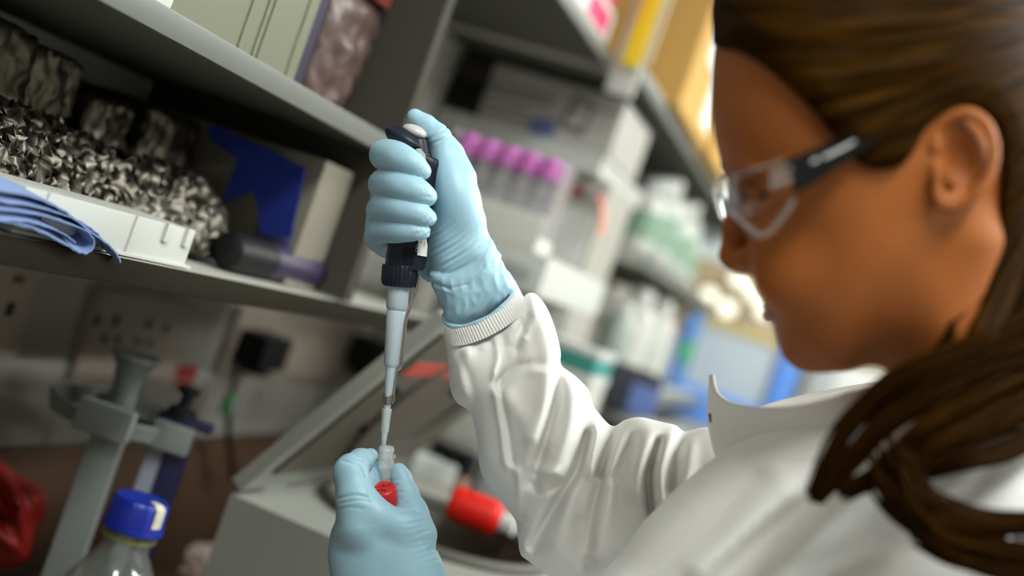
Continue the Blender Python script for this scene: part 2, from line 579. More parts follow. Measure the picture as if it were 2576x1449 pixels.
shelf('', 'lower grey shelf holding crumpled foil and blue paper towels', 0.1, 1.44, 1.329, em=mat('bronze_edge', (0.014, 0.012, 0.007), 0.7, spec=0.1))
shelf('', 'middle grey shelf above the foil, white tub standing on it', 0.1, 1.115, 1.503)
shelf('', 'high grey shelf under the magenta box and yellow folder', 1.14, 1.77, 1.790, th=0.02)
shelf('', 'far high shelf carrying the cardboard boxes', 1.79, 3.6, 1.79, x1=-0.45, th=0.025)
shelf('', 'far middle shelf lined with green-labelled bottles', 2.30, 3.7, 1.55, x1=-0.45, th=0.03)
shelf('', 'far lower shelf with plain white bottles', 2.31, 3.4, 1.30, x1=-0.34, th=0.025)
t = thing('shelf_divider', 'grey upright divider panel ending the middle shelf', 'divider', (-0.65, 1.13, 1.33))
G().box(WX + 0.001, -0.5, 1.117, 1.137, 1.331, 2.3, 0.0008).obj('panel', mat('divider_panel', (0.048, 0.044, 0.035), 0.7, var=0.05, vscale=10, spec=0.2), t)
# ================================================================== the person
def auto_wind(V, Fc):
    a = V[Fc[:, 0]]; b = V[Fc[:, 1]]; c = V[Fc[:, 2]]
    return Fc if np.einsum('ij,ij->', np.cross(a, b), c) + np.einsum('ij,ij->', np.cross(V[Fc[:, 0]], V[Fc[:, 2]]), V[Fc[:, 3]]) > 0 else Fc[:, ::-1]

def organic(name, field, zref, material, parent=None, smooth=2, uvfun=None, **kw):
    V, Fc = field.mesh(smooth)
    uv = uvfun(V) if uvfun else None
    Fc = auto_wind(V - V.mean(0), Fc)          # (right, down, away) is right-handed
    return mesh_obj(name, to_world(V, zref), np.ascontiguousarray(Fc), material, parent, uv=uv, **kw)

SKIN = mat('skin', (0.305, 0.090, 0.018), 0.55, var=0.10, vscale=25, bump=0.03, bscale=400, sss=0.08, spec=0.22)
LIP = mat('lip_skin', (0.23, 0.048, 0.028), 0.4, var=0.08, vscale=60)
COAT = mat('white_cotton', (0.86, 0.85, 0.83), 0.85, var=0.02, vscale=15, bump=0.06, bscale=900, spec=0.2, sheen=0.1)
RIB = mat('white_rib_knit', (0.80, 0.79, 0.775), 0.9, bump=0.1, bscale=900, spec=0.2)
GLOVE = mat('blue_nitrile', (0.335, 0.545, 0.67), 0.42, var=0.05, vscale=30, bump=0.05, bscale=350, sss=0.05, spec=0.45)
EYEW = mat('eye_white', (0.20, 0.19, 0.19), 0.35)
LASH = mat('dark_lash', (0.02, 0.012, 0.008), 0.7)

def hair_mat(name, dark, light):
    m = bpy.data.materials.new(name); m.use_nodes = True; nt = m.node_tree
    p = nt.nodes['Principled BSDF']; p.inputs['Roughness'].default_value = 0.5
    p.inputs['Specular IOR Level'].default_value = 0.025
    p.inputs['Specular Tint'].default_value = (0.9, 0.6, 0.25, 1)
    uvn = nt.nodes.new('ShaderNodeUVMap'); uvn.uv_map = 'strand'
    n = nt.nodes.new('ShaderNodeTexNoise'); n.inputs['Scale'].default_value = 1.0; n.inputs['Detail'].default_value = 6
    nt.links.new(uvn.outputs[0], n.inputs['Vector'])
    r = nt.nodes.new('ShaderNodeValToRGB')
    r.color_ramp.elements[0].position = 0.40; r.color_ramp.elements[0].color = (*dark, 1)
    r.color_ramp.elements[1].position = 0.66; r.color_ramp.elements[1].color = (*light, 1)
    nt.links.new(n.outputs['Fac'], r.inputs[0]); nt.links.new(r.outputs[0], p.inputs['Base Color'])
    b = nt.nodes.new('ShaderNodeBump'); b.inputs['Strength'].default_value = 0.25; b.inputs['Distance'].default_value = 0.003
    nt.links.new(n.outputs['Fac'], b.inputs['Height']); nt.links.new(b.outputs[0], p.inputs['Normal'])
    return m
HAIR = hair_mat('brown_hair', (0.0095, 0.0036, 0.0005), (0.038, 0.0150, 0.0016))

HZ = 0.66
foot = cam_pt(2350, 1700, 0.66); foot[2] = 0.0
person = thing('person', 'woman in white lab coat and pale blue gloves pipetting into a vial', 'person', foot)

# ---- head and neck (one continuous skin)
yawf = lambda X, Y: 0.10 * (X - 2350)
skull = [(1796, 120), (1789, 200), (1789, 275), (1797, 345), (1812, 405), (1832, 455), (1850, 520), (1876, 600), (1898, 660), (1906, 700), (1908, 735), (1921, 757),
         (1934, 780), (1940, 806), (1950, 830), (1962, 858), (1984, 892), (2024, 922), (2074, 937), (2130, 934), (2190, 918), (2235, 935), (2262, 990), (2300, 1050),
         (2560, 1050), (2600, 980), (2602, 900), (2590, 760), (2610, 640), (2660, 500), (2690, 340), (2680, 170), (2610, 10), (2480, -120), (2300, -190), (2120, -190), (1960, -130), (1850, -40), (1808, 50)]
def headW(X, Y):
    # wide skull, narrower jaw and neck
    t = 1 / (1 + np.exp(-(Y - 0.25 * (2300 - X) - 560) / 90))
    return 335 * (1 - t) + 262 * t
hf = Field(1765, 2730, -240, 1235, -390, 380, 7.0)
hf.inflate(skull, 330, headW, yawf, bl=5)
wn = lambda x: 0.10 * (x - 2350)
# nose
hf.chain([(1858, 500, wn(1858), 24), (1846, 570, wn(1846), 26), (1837, 638, wn(1838), 29)], 26)
hf.ell((1846, 646, wn(1843)), (38, 35, 38), 14)
hf.ell((1866, 658, wn(1862)), (40, 28, 38), 14)
for sgn in (-1, 1):
    hf.ell((1890, 650, wn(1888) + sgn * 50), (42, 33, 32), 12)
    hf.ell((1872, 688, wn(1872) + sgn * 28), (18, 8, 14), 5, sub=True)
hf.cone((1858, 664, wn(1858)), (1905, 682, wn(1905)), 16, 16, 14)
# brow ridge, eye socket, cheek, chin
for sgn in (-1, 1):
    hf.cone((1838, 420, wn(1838) + sgn * 60), (1900, 425, wn(1900) + sgn * 190), 22, 20, 30)
    hf.ell((1882, 485, wn(1882) + sgn * 165), (46, 36, 62), 30, sub=True)
    hf.ell((1990, 660, wn(2000) + sgn * 150), (95, 110, 70), 80)
    hf.ell((1925, 492, wn(1925) + sgn * 140), (48, 46, 46), 10)
    hf.cone((1882, 470, wn(1882) + sgn * 120), (1925, 470, wn(1925) + sgn * 190), 11, 10, 12)
hf.ell((2030, 875, wn(2030)), (58, 50, 70), 40)
# neck muscle and ear
hf.cone((2450, 600, -190), (2350, 980, -60), 70, 60, 80)
ew = -322
ear = [(2352, 372), (2352, 330), (2385, 297), (2432, 283), (2476, 305), (2500, 360), (2496, 420), (2474, 466), (2438, 502), (2400, 524), (2366, 512), (2356, 470)]
es = spline(ear, False, 3)
for p, q in zip(es[:-1], es[1:]):
    lift = lambda a: ew - 26 * min(1, max(0, (a[0] - 2350) / 110))
    hf.cone((p[0], p[1], lift(p)), (q[0], q[1], lift(q)), 15, 15, 5)
hf.ell((2425, 400, ew + 18), (72, 105, 26), 10, rotd=-14)
hf.ell((2412, 402, ew - 10), (40, 66, 30), 16, sub=True, rotd=-14)
hf.ell((2400, 505, ew - 6), (34, 26, 16), 10)
hf.cone((2358, 420, ew - 12), (2352, 450, ew - 14), 12, 12, 8)
head = organic('body', hf, HZ, SKIN, person, smooth=3)
P = pw(HZ)
# lips
for nm, top in (('upper_lip', True), ('lower_lip', False)):
    g = G(); pts = []; rr = []
    for t in np.linspace(-1, 1, 17):
        w = t * 140
        x = 1930 + 54 * abs(t) ** 1.7 + 0.10 * (1941 - 2350) * 0
        y = (769 if top else 795) + (6 if top else -16) * abs(t) ** 1.5
        pts.append(P(x + 6, y, wn(x) + w)); rr.append((18 if top else 20) * (1 - 0.6 * abs(t) ** 2.4) * HZ / F)
    g.tube(pts, rr, 10)
    g.obj(nm, LIP, person)
# near and far eye
for sgn in (-1, 1):
    g = G(); c = P(1927, 500, wn(1920) + sgn * 140); r = 44 * HZ / F
    g.lathe(c - np.array([0, 0, r]), (0, 0, 1), [(r - r * math.cos(a), max(1e-5, r * math.sin(a))) for a in np.linspace(0, math.pi, 13)], 20)
    eye = g.obj('eye', EYEW, person)
    g = G(); g.tube([P(1870 + 70 * t, 494 + 8 * math.sin(t * 3) - 6 * t, wn(1890) + sgn * (120 + 90 * t)) for t in np.linspace(0, 1, 7)], [7 * HZ / F] * 7, 6)
    g.obj('eyelash', LASH, person)
    g = G(); g.tube([P(1824 + 75 * t, 418 - 14 * math.sin(t * 2.6), wn(1850) + sgn * (45 + 165 * t)) for t in np.linspace(0, 1, 9)], [max(3, 16 * (1 - t * 0.6)) * HZ / F for t in np.linspace(0, 1, 9)], 6)
    g.obj('eyebrow', LASH, person)

# ---- hair: swept back cap with strand relief
cap = [(p[0], p[1]) for p in skull]
cap2 = [(1802, 140), (1794, 80), (1815, 10), (1850, -60), (1960, -165), (2120, -225), (2300, -225), (2490, -150), (2640, -10), (2715, 170), (2725, 360), (2690, 520), (2640, 650), (2625, 780), (2640, 900), (2560, 900), (2480, 830), (2500, 700), (2350, 420), (2100, 330), (1950, 260), (1860, 180)]
mask = [(1790, 60), (1800, 118), (1850, 128), (1930, 175), (2010, 245), (2080, 320), (2130, 385), (2190, 425), (2260, 420), (2300, 380), (2340, 310), (2400, 268), (2460, 270), (2510, 320), (2525, 420), (2515, 540), (2500, 640), (2470, 760), (2440, 860), (2600, 960), (2800, 900), (2800, -300), (1780, -300)]
kf = Field(1765, 2760, -270, 960, -455, 470, 7.0)
base = hf.polydist(spline(mask))          # same grid spacing, other extent: recomputed below
d2 = kf.polydist(spline(mask))
sk = kf.inflate(skull, 330, lambda X, Y: headW(X, Y), yawf, bl=5, ret=True)
T = (2980.0, 40.0)
th = np.arctan2(kf.Y - T[1], T[0] - kf.X); rad = np.hypot(kf.X - T[0], kf.Y - T[1])
rng = np.random.RandomState(4)
strand = np.zeros_like(th)
for fr, am in ((40, 3.4), (75, 2.2), (131, 1.5)):
    strand += am * np.sin(fr * th + rng.rand() * 6 + 1.2 * np.sin(rad / 170.0 + rng.rand() * 6))
edge = np.clip(d2 / 60.0, 0, 1)
thick = 22 + 20 * edge ** 0.6 + strand * edge ** 1.5
fa = sk - thick[:, :, None].astype(np.float32)
fb = (-d2)[:, :, None].astype(np.float32) + np.zeros_like(fa)
kk = 14.0
hq = np.maximum(kk - np.abs(fa - fb), 0) / kk
kf.f = np.maximum(fa, fb) + hq * hq * kk * 0.25
def hair_uv(V):
    th = np.arctan2(V[:, 1] - T[1], T[0] - V[:, 0]); r = np.hypot(V[:, 0] - T[0], V[:, 1] - T[1])
    return np.stack([th * 26 + V[:, 2] * 0.012 + 0.6 * np.sin(r / 200), r / 260.0], 1)
hair = organic('hair', kf, HZ, HAIR, person, smooth=1, uvfun=hair_uv)

# ---- hair: loose tail brought forward over the shoulder
guides = [
    ([(2640, 600, -40), (2650, 770, -90), (2470, 872, -200), (2255, 958, -260), (2120, 1090, -260), (2050, 1250, -240)], 44, 150),
    ([(2645, 620, -40), (2650, 840, -90), (2440, 940, -210), (2260, 1040, -270), (2150, 1150, -260), (2055, 1248, -240)], 46, 150),
    ([(2650, 640, -40), (2640, 880, -90), (2470, 990, -210), (2320, 1090, -280), (2220, 1190, -270), (2120, 1238, -250)], 42, 120),
    ([(2655, 660, -40), (2668, 930, -100), (2500, 1060, -220), (2370, 1120, -280), (2290, 1180, -280), (2240, 1240, -260)], 44, 120),
    ([(2660, 680, -40), (2700, 980, -100), (2560, 1120, -220), (2430, 1160, -290), (2310, 1190, -290), (2230, 1190, -280)], 34, 90),
    ([(2250, 1180, -290), (2285, 1260, -310), (2350, 1330, -320), (2450, 1375, -320), (2580, 1400, -300), (2720, 1420, -260)], 56, 150),
    ([(2270, 1210, -300), (2330, 1280, -320), (2420, 1310, -330), (2530, 1320, -320), (2640, 1310, -300), (2740, 1290, -260)], 46, 120),
    ([(2330, 1330, -310), (2400, 1385, -320), (2480, 1420, -320), (2580, 1450, -310), (2660, 1480, -300), (2740, 1520, -280)], 40, 110),
    ([(2620, 620, -120), (2500, 720, -190), (2420, 800, -220), (2370, 870, -230), (2320, 930, -230), (2260, 975, -240)], 10, 26),
]
rng = np.random.RandomState(11)
vv, ff, uu = [], [], []
def strand_tube(pts, r0):
    global vv, ff, uu
    n = 4; base_i = len(vv)
    pts = np.array(pts)
    tg = np.gradient(pts, axis=0); tg /= np.linalg.norm(tg, axis=1, keepdims=True)
    u = np.cross(tg, np.array([0.3, 0.2, 1.0])); u /= np.linalg.norm(u, axis=1, keepdims=True); w = np.cross(tg, u)
    sh = rng.rand() * 40
    for i in range(len(pts)):
        t = i / (len(pts) - 1); r = r0 * (1 - 0.55 * t)
        for k in range(n):
            a = 2 * math.pi * k / n
            vv.append(pts[i] + r * (math.cos(a) * u[i] + math.sin(a) * w[i])); uu.append((sh, t * 2.2))
    for i in range(len(pts) - 1):
        for k in range(n):
            a = base_i + i * n + k; b = base_i + i * n + (k + 1) % n
            ff.append((a, b, b + n, a + n))
for gpts, spread, cnt in guides:
    gp = spline(gpts, False, 4)
    for _ in range(int(cnt * 3.0)):
        o = rng.randn(3) * spread * np.array([0.50, 0.50, 0.6]); o2 = rng.randn(3) * spread * np.array([0.34, 0.34, 0.5])
        t = np.linspace(0, 1, len(gp))[:, None]
        taper = 1 - 0.55 * t ** 2
        pts = gp + (o * (1 - t) + o2 * t) * taper + np.sin(t * 5 + rng.rand() * 6) * 6
        if rng.rand() < 0.25: pts = pts[: int(len(pts) * (0.7 + 0.3 * rng.rand()))]
        strand_tube(to_world(pts, 0.60 + 0.06), 4.8 * 0.62 / F)
mesh_obj('hair_tail', np.array(vv), np.array(ff), HAIR, person, uv=np.array(uu), kind='stuff')

# ---- gloves
PZ = 0.84
gf = Field(893, 1312, 252, 836, -134, 170, 2.6)
palm = [(1095, 335), (1150, 380), (1180, 428), (1199, 485), (1206, 525), (1220, 548), (1226, 578), (1246, 622), (1262, 652), (1200, 700), (1110, 722), (1050, 692), (1000, 662), (948, 640), (922, 600), (919, 560), (930, 500), (950, 430), (985, 385)]
gf.inflate(palm, 75, lambda X, Y: 58 + 0 * X, lambda X, Y: 16 + 84 / (1 + np.exp((X - 1085) / 14)), bl=3)
gf.ell((1150, 500, 2), (52, 95, 58), 30, rotd=-20)                     # ball of the thumb
gf.chain([(1043, 292, 26, 19), (1072, 313, 26, 25), (1102, 342, 24, 31), (1132, 390, 22, 37), (1152, 450, 16, 48)], 6)
fing = {
    'index': [(1030, 420, 105, 34), (974, 396, 60, 37), (970, 388, -10, 38), (1000, 394, -76, 37), (1038, 413, -94, 31), (1065, 432, -84, 20)],
    'middle': [(1020, 480, 105, 36), (968, 468, 60, 37), (970, 461, -10, 38), (1004, 465, -80, 39), (1048, 480, -98, 33), (1076, 495, -86, 24)],
    'ring': [(1010, 545, 105, 36), (962, 535, 60, 37), (965, 522, -10, 37), (1002, 525, -78, 36), (1050, 537, -96, 30), (1078, 549, -84, 21)],
    'little': [(1005, 610, 105, 34), (955, 600, 60, 36), (961, 580, -4, 34), (1000, 580, -68, 31), (1040, 580, -86, 26), (1064, 581, -78, 19)]}
for nm, ch in fing.items():
    sub = Field.__new__(Field); sub.__dict__.update(gf.__dict__); sub.f = np.full_like(gf.f, 1e3)
    sub.chain([tuple(q) for q in spline(ch, False, 6)], 3)
    gf.union((slice(None),) * 3, sub.f, 1.6)
# cuff with rolled rim
cuff = [(1078, 690), (1125, 668), (1180, 640), (1232, 600), (1255, 640), (1283, 685), (1297, 712), (1290, 738), (1252, 778), (1195, 812), (1150, 818), (1119, 806), (1112, 780), (1098, 745)]
cf = gf.inflate(cuff, 70, 62, 14, bl=2, ret=True)
gf.union((slice(None),) * 3, cf, 3.0)
def ringpt(a):
    return (1206 + 88 * math.cos(a) + 6 * math.sin(a), 760 - 42 * math.cos(a) + 46 * math.sin(a), 14 - 52 * math.sin(a))
# relief: diagonal tension wrinkles on the palm heel, crinkles on the cuff, knuckle creases on the thumb
X, Y = gf.X, gf.Y
q = X * 0.57 + Y * 0.82
wr = (1.5 * np.sin(q / 2.35 + 0.9 * np.sin((X - Y) / 31)) + 1.0 * np.sin(q / 3.9 + 1.7 * np.sin((X - Y) / 47))) * np.exp(-(((X - 1125) / 78) ** 2 + ((Y - 628) / 62) ** 2) * 1.3) * 1.5
for (tx_, ty_) in ((1064, 432), (1078, 497), (1080, 550), (1062, 582)):
    m_ = np.exp(-((X - tx_) ** 2 + (Y - ty_) ** 2) / 20.0 ** 2)
    wr += m_ * (0.9 * np.sin(0.42 * (X * 0.35 + Y * 0.94) + 2.2 * np.sin(X * 0.09 + ty_)) + 0.35 * np.sin(0.5 * X - 0.3 * Y + ty_))
fade = 1 / (1 + np.exp(-(Y - (712 - 0.36 * (X - 1080))) / 8))
rs = np.random.RandomState(3); cr = np.zeros_like(X)
for i in range(16):
    a = rs.uniform(-0.5, 1.0); fr = rs.uniform(0.06, 0.2); cr += np.sin(fr * (X * math.cos(a) + Y * math.sin(a)) + rs.rand() * 6 + 1.5 * np.sin((X * math.sin(a) - Y * math.cos(a)) * 0.04 + rs.rand() * 6))
wr += fade * (np.abs(cr) * 0.55)
for (a, b, am) in (((1078, 352), (1128, 318), 3.5), ((1085, 362), (1140, 340), 2.5), ((1060, 318), (1078, 302), 1.6), ((1085, 708), (1130, 726), 3.2), ((1130, 726), (1175, 716), 2.6), ((1175, 716), (1215, 672), 2.2), ((1090, 722), (1135, 738), -2.0)):
    wr += am * np.exp(-(gf.linedist([a, b]) / 3.2) ** 2)
gf.f += wr[:, :, None].astype(np.float32)
N = 40
for i in range(N):
    gf.cone(ringpt(2 * math.pi * i / N), ringpt(2 * math.pi * (i + 1) / N), 6.0 + 1.0 * math.sin(i * 1.3), 6.0 + 1.0 * math.sin(i * 1.3 + 1.3), 2)
organic('glove', gf, PZ, GLOVE, person, smooth=1, label='glove on the hand gripping the pipette')

lf = Field(806, 1150, 1104, 1660, -200, 100, 2.8)
back = [(884, 1235), (862, 1275), (848, 1308), (834, 1332), (827, 1365), (825, 1405), (831, 1449), (848, 1540), (868, 1640), (872, 1700), (1100, 1700), (1122, 1560), (1126, 1470), (1117, 1425), (1098, 1380), (1076, 1335), (1056, 1300), (1034, 1272), (985, 1282), (950, 1246)]
lf.inflate(back, 130, 82, -62, bl=4)
def finger(fl, ch, k, kin=12):
    sub = Field.__new__(Field); sub.__dict__.update(fl.__dict__); sub.f = np.full_like(fl.f, 1e3)
    sub.chain(ch, kin); fl.union((slice(None),) * 3, sub.f, k)
finger(lf, [(905, 1330, -105, 58), (893, 1262, -105, 46), (882, 1190, -82, 43), (886, 1180, -70, 41)], 26)
finger(lf, [(885, 1182, -72, 41), (908, 1160, -38, 31), (932, 1146, -12, 19)], 2.5)
finger(lf, [(900, 1270, -50, 44), (918, 1215, -20, 36), (938, 1188, 30, 24), (955, 1176, 45, 18)], 3)
finger(lf, [(905, 1300, -20, 44), (965, 1250, 46, 30), (1000, 1245, 50, 24)], 6)
finger(lf, [(905, 1350, -10, 44), (970, 1310, 46, 30), (1005, 1300, 50, 22)], 6)
finger(lf, [(1050, 1345, -62, 50), (1034, 1290, -36, 42), (1019, 1240, -6, 32), (1008, 1202, 8, 26), (1003, 1184, 10, 20)], 10)
finger(lf, [(905, 1255, -104, 40), (945, 1300, -112, 44), (1010, 1330, -98, 44)], 24)
X, Y = lf.X, lf.Y
wr = np.zeros_like(X)
for pts, am, wd_ in (([(852, 1255), (890, 1246), (925, 1252)], 3.5, 4), ([(858, 1266), (900, 1258), (930, 1262)], 2.5, 3.5), ([(856, 1282), (880, 1276), (910, 1280)], 2, 4),
                     ([(862, 1160), (900, 1172), (915, 1200)], 3, 3), ([(880, 1150), (912, 1160), (922, 1190)], 2, 3), ([(1008, 1240), (1030, 1232)], 2.2, 3), ([(1012, 1262), (1040, 1268)], 3, 3.5),
                     ([(1005, 1290), (1050, 1286)], 2.5, 3.5), ([(1030, 1316), (1066, 1310)], 2, 3), ([(1050, 1340), (1080, 1334)], 2, 3), ([(1060, 1362), (1092, 1358)], 2, 3.2), ([(1072, 1385), (1100, 1382)], 1.8, 3.2)):
    wr += am * np.exp(-(lf.linedist(spline(pts, False, 4)) / wd_) ** 2)
sidew = np.exp(-((X - (1015 + (Y - 1260) * 0.42)) / 26) ** 2) * (Y > 1200) * (Y < 1420)
wr += 0.9 * np.sin((Y + 0.25 * X) / 2.6 + 1.2 * np.sin(X / 17)) * sidew
lf.f += wr[:, :, None].astype(np.float32)
organic('glove', lf, PZ, GLOVE, person, smooth=1, label='glove on the hand holding the vial and red cap')

# ---- lab coat: far sleeve
SZ = 0.85
sf = Field(1095, 2010, 722, 1560, -250, 235, 5.5)
sleeve = [(1118, 838), (1150, 852), (1205, 838), (1265, 800), (1312, 752), (1330, 736), (1352, 742), (1378, 778), (1398, 830), (1411, 885), (1412, 918), (1448, 946), (1482, 982), (1491, 1015), (1503, 1035), (1540, 1072), (1572, 1056), (1610, 1049), (1660, 1060), (1702, 1070), (1722, 1085), (1776, 1074), (1840, 1080), (1960, 1100), (1990, 1250), (1900, 1400), (1760, 1530), (1560, 1540), (1440, 1480), (1380, 1449), (1330, 1412), (1308, 1392), (1302, 1340), (1296, 1308), (1262, 1262), (1235, 1230), (1208, 1182), (1200, 1110), (1184, 1040), (1148, 1012), (1132, 975), (1128, 920), (1122, 870)]
folds = [  # (path, height towards the viewer, width)
    ([(1240, 835), (1254, 890), (1243, 965), (1262, 1085), (1272, 1165), (1305, 1195), (1302, 1300), (1318, 1390)], 10, 9),
    ([(1258, 850), (1270, 900), (1256, 965), (1276, 1085), (1290, 1170)], -11, 9),
    ([(1360, 760), (1380, 830), (1392, 900), (1375, 1000), (1350, 1100)], 26, 30),
    ([(1408, 905), (1398, 1000), (1372, 1100), (1345, 1190)], -30, 14),
    ([(1440, 960), (1440, 1040), (1410, 1140), (1370, 1230)], 26, 24),
    ([(1478, 1095), (1450, 1180), (1400, 1270), (1338, 1375)], -40, 15),
    ([(1300, 880), (1280, 930), (1255, 965)], -18, 14),
    ([(1345, 930), (1400, 930)], 12, 18),
    ([(1250, 965), (1310, 920), (1395, 920)], -14, 12),
    ([(1270, 1000), (1320, 1060), (1330, 1140)], 12, 26),
    ([(1335, 1215), (1365, 1238), (1402, 1215)], -18, 12),
    ([(1340, 1180), (1400, 1190)], 14, 16),
    ([(1545, 1075), (1530, 1130), (1508, 1190), (1500, 1200)], -30, 11),
    ([(1505, 1060), (1492, 1130), (1486, 1185), (1500, 1205)], 22, 14),
    ([(1512, 1200), (1498, 1260), (1484, 1320), (1480, 1380)], -24, 12),
    ([(1560, 1090), (1540, 1180), (1520, 1290), (1500, 1400)], 24, 22),
    ([(1590, 1100), (1560, 1160), (1545, 1200)], -14, 12),
    ([(1640, 1075), (1612, 1150), (1598, 1230)], 22, 26),
    ([(1655, 1110), (1632, 1190), (1632, 1240), (1640, 1300)], -34, 11),
    ([(1690, 1090), (1662, 1180), (1665, 1260)], 20, 16),
    ([(1722, 1090), (1700, 1150), (1690, 1230)], -22, 12),
    ([(1430, 1180), (1430, 1290), (1400, 1380)], 18, 26),
    ([(1455, 1310), (1460, 1380), (1470, 1420)], -18, 14),
    ([(1180, 860), (1160, 930), (1175, 1000)], 14, 20),
    ([(1130, 870), (1160, 905), (1180, 960), (1190, 1010)], -10, 12),
    ([(1290, 870), (1330, 800)], -14, 10), ([(1318, 850), (1345, 790)], 10, 9), ([(1275, 835), (1290, 870)], 8, 7),
    ([(1330, 770), (1322, 800), (1300, 840)], -10, 8),
    ([(1740, 1100), (1730, 1180), (1700, 1280)], 14, 18),
]
def sleeveW(X, Y):
    return 120 + 45 * np.clip((Y - 850) / 400, 0, 1)
folds = [(p_, a_ * 1.45, w_) for p_, a_, w_ in folds]
for i in range(9):
    t_ = i / 8; x_ = 1150 + 150 * t_; y_ = 850 - 75 * t_ ** 1.3
    folds.append(([(x_, y_ - 6), (x_ + 5, y_ + 22), (x_ + 8 + 10 * t_, y_ + 40 + 20 * t_)], 9 if i % 2 else -9, 6))
sf.inflate(sleeve, 150, sleeveW, lambda X, Y: 10 - 0.05 * (X - 1200), bl=4, folds=folds)
coat = organic('lab_coat', sf, SZ, COAT, person, smooth=2)
# ribbed knit cuff of the far sleeve
g = G(); ribn = 84
def cuffring(t, a, amp):
    c0 = np.array([1206, 762, 14.0]); c1 = np.array([1226, 812, 12.0]); c = c0 * (1 - t) + c1 * t
    r = 1 + amp
    return (c[0] + (92 + 6 * t) * r * math.cos(a) + 8 * math.sin(a), c[1] - (46 + 2 * t) * r * math.cos(a) + (44 - 12 * t) * r * math.sin(a), c[2] - (58 - 4 * t) * r * math.sin(a))
rings = []
for i in range(6):
    t = i / 5
    rings.append([cuffring(t * 1.0, 2 * math.pi * k / (ribn * 2), (0.020 if k % 2 else -0.020)) for k in range(ribn * 2)])
vs = [p for r in rings for p in r]; n2 = ribn * 2
fs = [(i * n2 + k, i * n2 + (k + 1) % n2, (i + 1) * n2 + (k + 1) % n2, (i + 1) * n2 + k) for i in range(5) for k in range(n2)]
mesh_obj('rib_cuff', to_world(np.array(vs), PZ), fs, RIB, coat, smooth=False)

# ---- lab coat: torso and near shoulder
TZ = 0.70
tf = Field(1440, 2840, 940, 1800, -330, 420, 9.0)
torso = [(1440, 1560), (1505, 1449), (1560, 1392), (1620, 1312), (1690, 1240), (1760, 1180), (1800, 1150), (1850, 1120), (1930, 1085), (2040, 1050), (2160, 1010), (2320, 985), (2520, 985), (2680, 1040), (2790, 1200), (2830, 1500), (2830, 1900), (1440, 1900)]
tfolds = [
    ([(1790, 1180), (1700, 1290), (1600, 1400), (1540, 1470)], 22, 40),
    ([(1900, 1200), (1800, 1310), (1690, 1400), (1600, 1470)], -26, 34),
    ([(2050, 1260), (1950, 1330), (1850, 1420), (1780, 1500)], -26, 36),
    ([(1980, 1240), (1870, 1330), (1760, 1430)], 22, 40),
    ([(2150, 1250), (2050, 1340), (1960, 1449)], 24, 46),
    ([(1930, 1150), (2010, 1165), (2100, 1160)], -10, 9),
    ([(2200, 1400), (2100, 1440)], -16, 26),
]
tfolds = [(p_, a_ * 1.5, w_) for p_, a_, w_ in tfolds]
tf.inflate(torso, 330, 270, lambda X, Y: 250 - 0.30 * (X - 1500), bl=6, folds=tfolds)
organic('coat_front', tf, TZ, COAT, person, smooth=2)
# near sleeve running down out of the picture to the hand with the vial
nf = Field(820, 2760, 1560, 2500, -420, 420, 14.0)
nf.chain([(990, 1650, 40, 95), (1200, 1900, 60, 150), (1520, 2150, 40, 190), (1900, 1950, -60, 210), (2300, 1600, -120, 260)], 60)
organic('near_sleeve', nf, 0.74, COAT, person, smooth=2)
# stand collar with seam and snap
cols = [((1790, 944), (1806, 1152), 300), ((1796, 975), (1812, 1152), 285), ((1808, 998), (1826, 1150), 262), ((1835, 1016), (1850, 1146), 225), ((1885, 1028), (1900, 1140), 150), ((1950, 1032), (1965, 1136), 80), ((2020, 1026), (2040, 1132), 10), ((2090, 1010), (2110, 1128), -40), ((2150, 990), (2180, 1120), -60),
        ((2300, 960), (2330, 1080), -30), ((2450, 950), (2470, 1060), 90), ((2520, 945), (2530, 1050), 220), ((2450, 930), (2470, 1050), 360), ((2250, 960), (2270, 1080), 430), ((2100, 985), (2110, 1110), 440), ((1980, 1010), (1990, 1120), 430), ((1900, 1034), (1910, 1130), 400)]
grid = []
cu = spline([(a[0], a[1], b[0], b[1], w) for a, b, w in cols], False, 4)
for row in cu:
    line = []
    for t in np.linspace(0, 1, 7):
        x = row[0] * (1 - t) + row[2] * t - 14 * math.sin(t * math.pi); y = row[1] * (1 - t) + row[3] * t
        line.append(to_world([(x, y, row[4] - 10 * math.sin(t * 3.1))], TZ)[0])
    grid.append(line)
g = G().sheet(grid, 0.0032)
collar = g.obj('collar', COAT, person, angle=60)
g = G()
for ln in ([grid[i][0] for i in range(len(grid))],):
    g.tube(ln, 0.0021, 8)
g.obj('collar_edge', COAT, collar)
g = G().tube([P_ for P_ in (to_world([(1786, 1040, 268)], TZ)[0], to_world([(1789, 1062, 266)], TZ)[0])], 0.0012, 8).obj('collar_buttonhole', mat('lilac_thread', (0.16, 0.13, 0.16), 0.8), collar)
